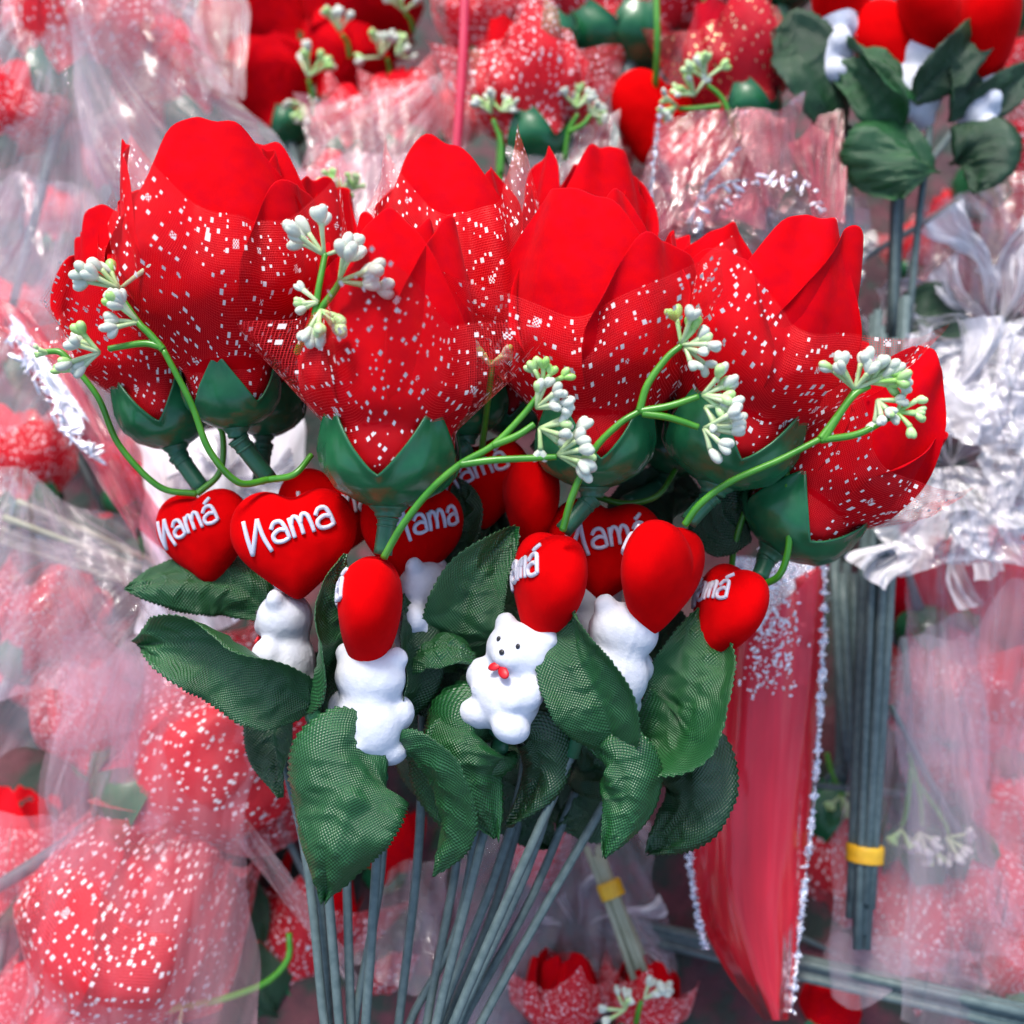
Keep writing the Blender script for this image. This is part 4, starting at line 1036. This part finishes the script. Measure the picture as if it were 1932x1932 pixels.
# --- films and wrappers
CW = 'cellophane wrap'
for nm, lab, cor, mt, sd_, amp, fr, kw in [
 ('cellophane_sheet', 'big curved milky film sweeping down from the top left corner', [(110, -60, -700), (330, -40, -760), (560, 330, -720), (230, 560, -640)], M_film, 3, 30, .010, dict(curl=60)),
 ('cellophane_sheet', 'pale film hanging at the left edge near the top', [(-60, -60, -820), (150, -60, -760), (330, 520, -620), (-60, 560, -700)], M_film, 4, 34, .010, {}),
 ('cellophane_sheet', 'pale bluish film left of the bouquet, above the purple strip', [(-60, 380, -760), (190, 330, -700), (330, 880, -560), (-60, 800, -600)], M_film, 5, 36, .012, {}),
 ('cellophane_sheet', 'milky film over the two pink blooms behind the top', [(560, 190, -840), (880, 150, -860), (860, 430, -680), (560, 470, -680)], M_film_pink, 6, 30, .014, dict(curl=50)),
 ('cellophane_sheet', 'bluish film between the top flowers', [(540, 330, -760), (760, 280, -760), (760, 520, -600), (560, 520, -600)], M_film, 7, 30, .014, {}),
 ('cellophane_sheet', 'dull film sagging at the upper middle, right of the dotted bloom', [(950, 260, -640), (1160, 220, -660), (1200, 480, -560), (980, 470, -560)], M_film, 8, 26, .014, {}),
 ('cellophane_sheet', 'reddish film fold with a bright edge below the gold dots', [(1240, 215, -540), (1480, 215, -540), (1440, 420, -500), (1215, 430, -500)], M_film_rose, 9, 24, .012, {}),
 ('cellophane_sheet', 'pink film tongue pointing down in the upper right', [(1395, 215, -500), (1520, 180, -520), (1480, 370, -480), (1440, 400, -480)], M_film_rose, 10, 14, .014, {}),
 ('cellophane_sheet', 'deep red folded film left of the fan of wires', [(1490, 260, -560), (1600, 200, -570), (1590, 420, -520), (1540, 440, -520)], M_film_red, 11, 14, .012, {}),
 ('cellophane_sheet', 'clear crinkled film with glints behind the right flowers', [(1200, 360, -560), (1640, 360, -560), (1600, 620, -520), (1240, 620, -520)], M_film_glint, 12, 34, .018, dict(stretch=.6)),
 ('cellophane_sheet', 'film at the right edge above the white bow, over the pink bloom', [(1720, 380, -900), (2000, 330, -900), (2000, 600, -760), (1700, 620, -760)], M_film_pink, 13, 40, .014, {}),
 ('cellophane_sheet', 'pinkish film over the blooms below the white bow', [(1700, 1060, -620), (2000, 1010, -640), (2000, 1420, -560), (1720, 1480, -540)], M_film_pink, 14, 34, .014, {}),
 ('cellophane_sheet', 'creased film wrapper over the upside down bloom at the lower right', [(1640, 1200, -600), (1840, 1190, -600), (1920, 1830, -470), (1560, 1850, -450)], M_film, 15, 30, .014, dict(curl=30)),
 ('cellophane_sheet', 'pinkish film at the right edge, lower part', [(1830, 1380, -560), (2000, 1360, -560), (2000, 1760, -480), (1850, 1760, -480)], M_film_pink, 16, 30, .014, {}),
 ('cellophane_sheet', 'grey film lying behind the wires at the bottom', [(920, 1540, -700), (1240, 1560, -720), (1260, 1960, -560), (760, 1960, -520)], M_film, 17, 40, .014, {}),
 ('cellophane_sheet', 'clear film seen through the wires left of the middle', [(740, 1640, -620), (850, 1600, -640), (800, 1860, -460), (640, 1830, -440)], M_film, 18, 36, .014, {}),
 ('cellophane_sheet', 'white film behind the leftmost heart and leaves', [(250, 820, -560), (560, 780, -600), (560, 1180, -460), (270, 1180, -440)], M_film_white, 19, 38, .012, {}),
 ('cellophane_sheet', 'pale film over the small red blooms at the left edge', [(-60, 880, -560), (230, 960, -560), (340, 1290, -440), (-60, 1350, -440)], M_film, 20, 34, .012, {}),
 ('cellophane_sheet', 'twisted milky film strip down the left side, beside the big blooms', [(130, 1250, -420), (330, 1180, -420), (230, 1620, -360), (60, 1650, -360)], M_film, 21, 34, .012, dict(pinch=.4)),
 ('cellophane_sheet', 'pink film over the lower left corner', [(-60, 1560, -420), (230, 1540, -400), (190, 1980, -300), (-60, 1980, -300)], M_film_pink, 22, 26, .012, {}),
 ('cellophane_sheet', 'thin rosy film over the upper of the big left blooms', [(230, 1240, -420), (460, 1260, -440), (420, 1530, -380), (180, 1560, -360)], M_film_pink, 23, 18, .012, {}),
 ('cellophane_sheet', 'film strip at the very top between left film and red blooms', [(320, -60, -1000), (470, -60, -1050), (460, 170, -900), (380, 190, -900)], M_film, 24, 30, .014, {}),
 ('cellophane_sheet', 'thin clear strip slanting across the bottom left', [(430, 1570, -380), (470, 1550, -380), (680, 1830, -320), (660, 1860, -320)], M_film, 25, 8, .014, {}),
 ('cellophane_sheet', 'film at the bottom right under the wire ends', [(1540, 1760, -560), (1860, 1790, -560), (1850, 1900, -520), (1560, 1850, -520)], M_film, 26, 26, .018, {})]:
    sheet(nm, lab, CW, cor, mt, sd_, amp, fr, group='cellophane wrappings behind the bouquet', **kw)

sheet('cellophane_sheet', 'thin rosy film draped over both big blooms at the lower left', CW, [(120, 1230, -330), (500, 1300, -350), (470, 1980, -250), (60, 1960, -250)], M_film_pink2, 41, 22, .01, group='cellophane wrappings behind the bouquet')
sheet('cellophane_sheet', 'broad clear film over the blooms at the bottom right corner', CW, [(1710, 1180, -460), (1990, 1120, -460), (2000, 1990, -360), (1690, 1900, -380)], M_film_thin, 42, 30, .01, group='cellophane wrappings behind the bouquet')
sheet('cellophane_sheet', 'broad thin film sweeping from the left edge to the hearts', CW, [(-80, 900, -420), (300, 1050, -400), (330, 1330, -380), (-80, 1500, -360)], M_film_thin, 43, 30, .01, group='cellophane wrappings behind the bouquet')
for lab, cor, sd_ in [
 ('crumpled white film lying over the upper part of the large bow', [(1690, 640, -500), (1960, 600, -520), (1990, 830, -460), (1740, 820, -440)], 71),
 ('crumpled white film lying over the lower part of the large bow', [(1660, 900, -460), (1900, 880, -470), (1960, 1060, -420), (1690, 1080, -420)], 72),
 ('crumpled white film at the right edge beside the large bow', [(1840, 740, -460), (2000, 700, -480), (2000, 1000, -430), (1860, 980, -430)], 73)]:
    sheet('cellophane_sheet', lab, CW, cor, M_film_white2, sd_, 60, .02, group='cellophane wrappings behind the bouquet', stretch=.5)
# white gathered film bow at the right: sheets fanning out of a knot
def bow(label, cx, cy, z, rad, n, seed):
    c = P(cx, cy, z); q = random.Random(seed)
    root = thing('film_bow', c, label, 'film bow')
    for i in range(n):
        a0 = 2 * math.pi * i / n + q.uniform(-.25, .25); L = rad * q.uniform(.55, 1.35); wd = q.uniform(.07, .24); up = q.uniform(-.1, .6); tw = q.uniform(-1, 1)
        def fn(U, V):
            s = U * 2 - 1; a = a0 + s * wd * (V ** .6) + .12 * np.sin(V * 6 + tw * 3)
            r = V * L
            z_ = r * up * .7 + creases(s * 110, V * L * .5, seed * 7 + i, 52, .02) * np.clip(V * 1.6, .25, 1)
            return np.stack([np.cos(a) * r, np.sin(a) * r, z_], 1)
        v, f, uv = grid(22, 30, fn)
        put('film_loop', rawmesh('film_loop', v, f, M_film_white, uv * np.array([.5, .9]) + i * 1.7), root, Matrix.Identity(4))
    return root
bow('large white gathered film bow at the right of the bouquet', 1790, 880, -560, 265, 26, 3)
bow('white film bunch at the right edge, above the large bow', 1880, 620, -700, 250, 20, 4)
bow('grey white film bunch deep behind the left hearts', 420, 905, -560, 170, 9, 5)
bow('small clear film fan at the upper wires', 1660, 650, -700, 120, 8, 6)
bow('crinkled white film bunch behind the wires at the bottom', 1080, 1760, -700, 180, 10, 8)

# red translucent wrapper standing right of the bouquet
W = [(1330, 1270), (1312, 1450), (1306, 1600), (1318, 1720), (1368, 1830), (1440, 1925)]
W2 = [(1560, 1060), (1548, 1300), (1535, 1450), (1520, 1650), (1505, 1800), (1488, 1925)]
def wrap_fn(U, V):
    L = spline([np.array([*p, 0.]) for p in W], 200); Rr = spline([np.array([*p, 0.]) for p in W2], 200)
    i = (V * 199).astype(int); A = L[i]; B = Rr[i]
    k_ = U[:, None]; p = A * (1 - k_) + B * k_
    z = -470 + 70 * np.sin(U * math.pi) + V * 60 + creases(U * 230, V * 90, 77, 24, .014)
    kk = (D - z) / D
    return np.stack([(p[:, 0] - HALF) * kk, (HALF - p[:, 1]) * kk, z], 1)
c = P(1430, 1500, -470)
root = thing('red_wrapper', c, 'long red cellophane wrapper with silver edges right of the bouquet', 'flower wrapper')
v, f, uv = grid(40, 90, wrap_fn); put('front_film', rawmesh('front_film', v - c, f, M_wrap, uv * np.array([.2, .9]) + 2.3), root, Matrix.Identity(4))
def wrap_back(U, V):
    p = wrap_fn(U, V); p[:, 2] -= 90 * np.sin(U * math.pi) * 2; return p
v, f, uv = grid(30, 60, wrap_back); put('back_film', rawmesh('back_film', v - c, f, M_wrap, uv * np.array([.2, .9]) + 2.3), root, Matrix.Identity(4))
def foil_edge(pts, wdt, seed, nm='foil_edge'):
    q = random.Random(seed); C = spline([P(*p) for p in pts], 140); v = []; f = []
    for j, p in enumerate(C):
        w_ = wdt * (.15 + 1.3 * q.random() ** 2)
        for i in range(5):
            v.append(p + np.array([(i - 2) * w_ / 2, q.uniform(-3, 3), q.uniform(-5, 5)]))
    for j in range(len(C) - 1):
        for i in range(4):
            a = j * 5 + i; f.append((a, a + 1, a + 6, a + 5))
    return np.array(v), f
for i, e in enumerate([[(1300, 1545, -430), (1302, 1620, -420), (1312, 1700, -410), (1330, 1790, -400)], [(1556, 1060, -430), (1552, 1250, -425), (1538, 1480, -415), (1515, 1700, -400), (1492, 1915, -380)]]):
    v, f = foil_edge(e, 9, i); put('foil_edge', rawmesh('foil_edge', v - c, f, M_foil, smooth=False), root, Matrix.Identity(4))
o = sheet('foil_strip', 'crumpled silver foil at the top of the red wrapper', 'foil', [(1385, 1040, -520), (1545, 1030, -520), (1520, 1300, -440), (1405, 1310, -440)], M_foil, 61, 34, .05, n=70)
o = sheet('foil_strip', 'thin purple red foil strip slanting down at the left edge', 'foil', [(-40, 560, -480), (40, 560, -480), (330, 1010, -380), (270, 1040, -380)], M_film_red, 62, 16, .02, n=50)
o = sheet('foil_strip', 'narrow silver glitter strip on the purple red strip at the left', 'foil', [(5, 610, -440), (35, 605, -440), (175, 800, -400), (140, 810, -400)], M_foil, 63, 20, .07, n=50)
# thin clear wires of film edge with glints, upper right
for i, (lab, e) in enumerate([
 ('bright folded film edge rising left of the wires', [(1300, 420, -440), (1330, 350, -430), (1360, 315, -430), (1395, 278, -430)]),
 ('bright film edge below the red heart', [(1218, 430, -450), (1230, 340, -450), (1240, 250, -460), (1248, 200, -460)]),
 ('short glinting film edge under the gold dots', [(1325, 375, -430), (1370, 345, -430), (1410, 340, -430)])]):
    v, f = foil_edge([p for p in e], 7, 30 + i)
    o = put('film_edge', rawmesh('film_edge', v, f, M_foil, smooth=False), None); o['label'] = lab; o['category'] = 'film edge'; o['group'] = 'glinting film edges'
v, f = tube([P(878, -40, -640), P(872, 130, -620), P(858, 330, -600)], 12, 10, 12)
o = put('red_pole', rawmesh('red_pole', v, f, plastic('red pole', (.5, .02, .06), (.6, .03, .08), .25)), None); o['label'] = 'thin dark red pole at the top left of the dotted bloom'; o['category'] = 'pole'

# more blooms in the heap behind the wires and along the bottom
for a, kw in [
 (('red bloom lying behind the wires at the bottom, left of centre', 700, 1860, 240, 60, -760, 0), dict(mat=PK)),
 (('dark bloom behind the wires under the front leaf tip', 560, 1930, 200, -30, -760, 1), dict(spin=30)),
 (('pink bloom deep behind the middle of the wires', 900, 1700, 220, 120, -900, 0), dict(mat=PK)),
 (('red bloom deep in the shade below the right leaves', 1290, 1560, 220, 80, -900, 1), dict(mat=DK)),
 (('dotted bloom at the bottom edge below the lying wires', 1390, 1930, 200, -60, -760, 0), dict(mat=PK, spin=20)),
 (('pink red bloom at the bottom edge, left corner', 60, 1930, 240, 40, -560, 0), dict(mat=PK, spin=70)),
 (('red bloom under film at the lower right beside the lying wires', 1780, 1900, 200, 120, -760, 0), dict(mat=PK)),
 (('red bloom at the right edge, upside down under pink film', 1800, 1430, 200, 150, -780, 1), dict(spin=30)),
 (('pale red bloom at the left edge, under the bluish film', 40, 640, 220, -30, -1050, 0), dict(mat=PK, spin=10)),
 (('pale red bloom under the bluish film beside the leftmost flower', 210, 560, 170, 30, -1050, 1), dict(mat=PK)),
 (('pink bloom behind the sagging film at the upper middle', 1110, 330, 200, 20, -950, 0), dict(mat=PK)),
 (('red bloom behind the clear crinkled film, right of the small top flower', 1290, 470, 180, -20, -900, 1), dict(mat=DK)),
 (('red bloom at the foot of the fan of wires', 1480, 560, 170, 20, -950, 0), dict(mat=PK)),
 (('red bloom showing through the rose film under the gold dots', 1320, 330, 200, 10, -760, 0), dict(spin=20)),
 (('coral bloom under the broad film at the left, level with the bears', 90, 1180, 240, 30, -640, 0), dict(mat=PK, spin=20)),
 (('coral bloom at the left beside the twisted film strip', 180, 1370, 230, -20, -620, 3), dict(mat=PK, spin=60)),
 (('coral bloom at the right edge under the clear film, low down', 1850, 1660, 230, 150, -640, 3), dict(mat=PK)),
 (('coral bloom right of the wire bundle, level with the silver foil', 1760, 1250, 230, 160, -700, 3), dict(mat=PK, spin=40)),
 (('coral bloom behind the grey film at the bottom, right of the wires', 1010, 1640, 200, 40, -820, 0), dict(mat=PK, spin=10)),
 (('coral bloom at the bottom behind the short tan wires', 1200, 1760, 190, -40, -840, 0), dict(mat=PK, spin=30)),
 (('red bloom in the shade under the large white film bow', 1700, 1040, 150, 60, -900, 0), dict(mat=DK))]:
    kw = dict(kw); bg_flower(*a, **kw)

# glints of creased foil and film, added as small bright metal blobs
M_glint_blob = foil('bright foil glint', (.97, .95, 1.0), .28, 500, .8)
def glint_blobs(label, path, wid, n, size, seed, big=1.0):
    q = random.Random(seed); C = spline([P(*p) for p in path], 100); parts = []
    for i in range(n):
        j = int(q.random() * 99); c = C[j] + np.array([q.gauss(0, wid * .45), q.gauss(0, wid * .3), q.uniform(-10, 10)])
        a = q.uniform(0, 3.14); X = np.array([math.cos(a), math.sin(a), 0]); Y = np.array([-math.sin(a), math.cos(a), .2]); Y = nrm(Y); Z = np.cross(X, Y)
        s1 = size * q.uniform(.4, 1.2); parts.append(ellipsoid(c, (s1, s1 * q.uniform(.8, 2.6) * big, s1 * .5), np.stack([X, Y, Z], 1), 6, 4))
    v, f = join(parts)
    o = put('foil_glints', rawmesh('foil_glints', v, f, M_glint_blob), None, kind='stuff'); o['label'] = label; o['category'] = 'foil'
glint_blobs('foil glints shaped as bright blobs, crowding above the red wrapper, right of the last heart', [(1470, 1050, -330), (1450, 1130, -320), (1465, 1210, -315), (1445, 1300, -310)], 62, 420, 3.0, 1, 1.0)
glint_blobs('line of foil glints shaped as blobs on the right edge of the red wrapper', [(1557, 1090, -415), (1552, 1250, -412), (1538, 1480, -405), (1515, 1700, -390), (1494, 1900, -370)], 4, 90, 2.7, 2, 1.8)
glint_blobs('line of foil glints shaped as blobs on the left edge of the red wrapper', [(1300, 1550, -420), (1303, 1640, -415), (1330, 1790, -400)], 4, 34, 2.7, 3, 1.8)
glint_blobs('foil glints shaped as bright blobs on the purple red strip at the left edge', [(10, 620, -400), (70, 720, -390), (130, 810, -380), (190, 860, -370)], 16, 55, 5.0, 4, 2.2)
glint_blobs('scattered glints shaped as blobs on the clear film at the upper right', [(1310, 430, -450), (1400, 350, -450), (1490, 345, -450), (1560, 400, -450)], 26, 45, 4.5, 5, 1.4)
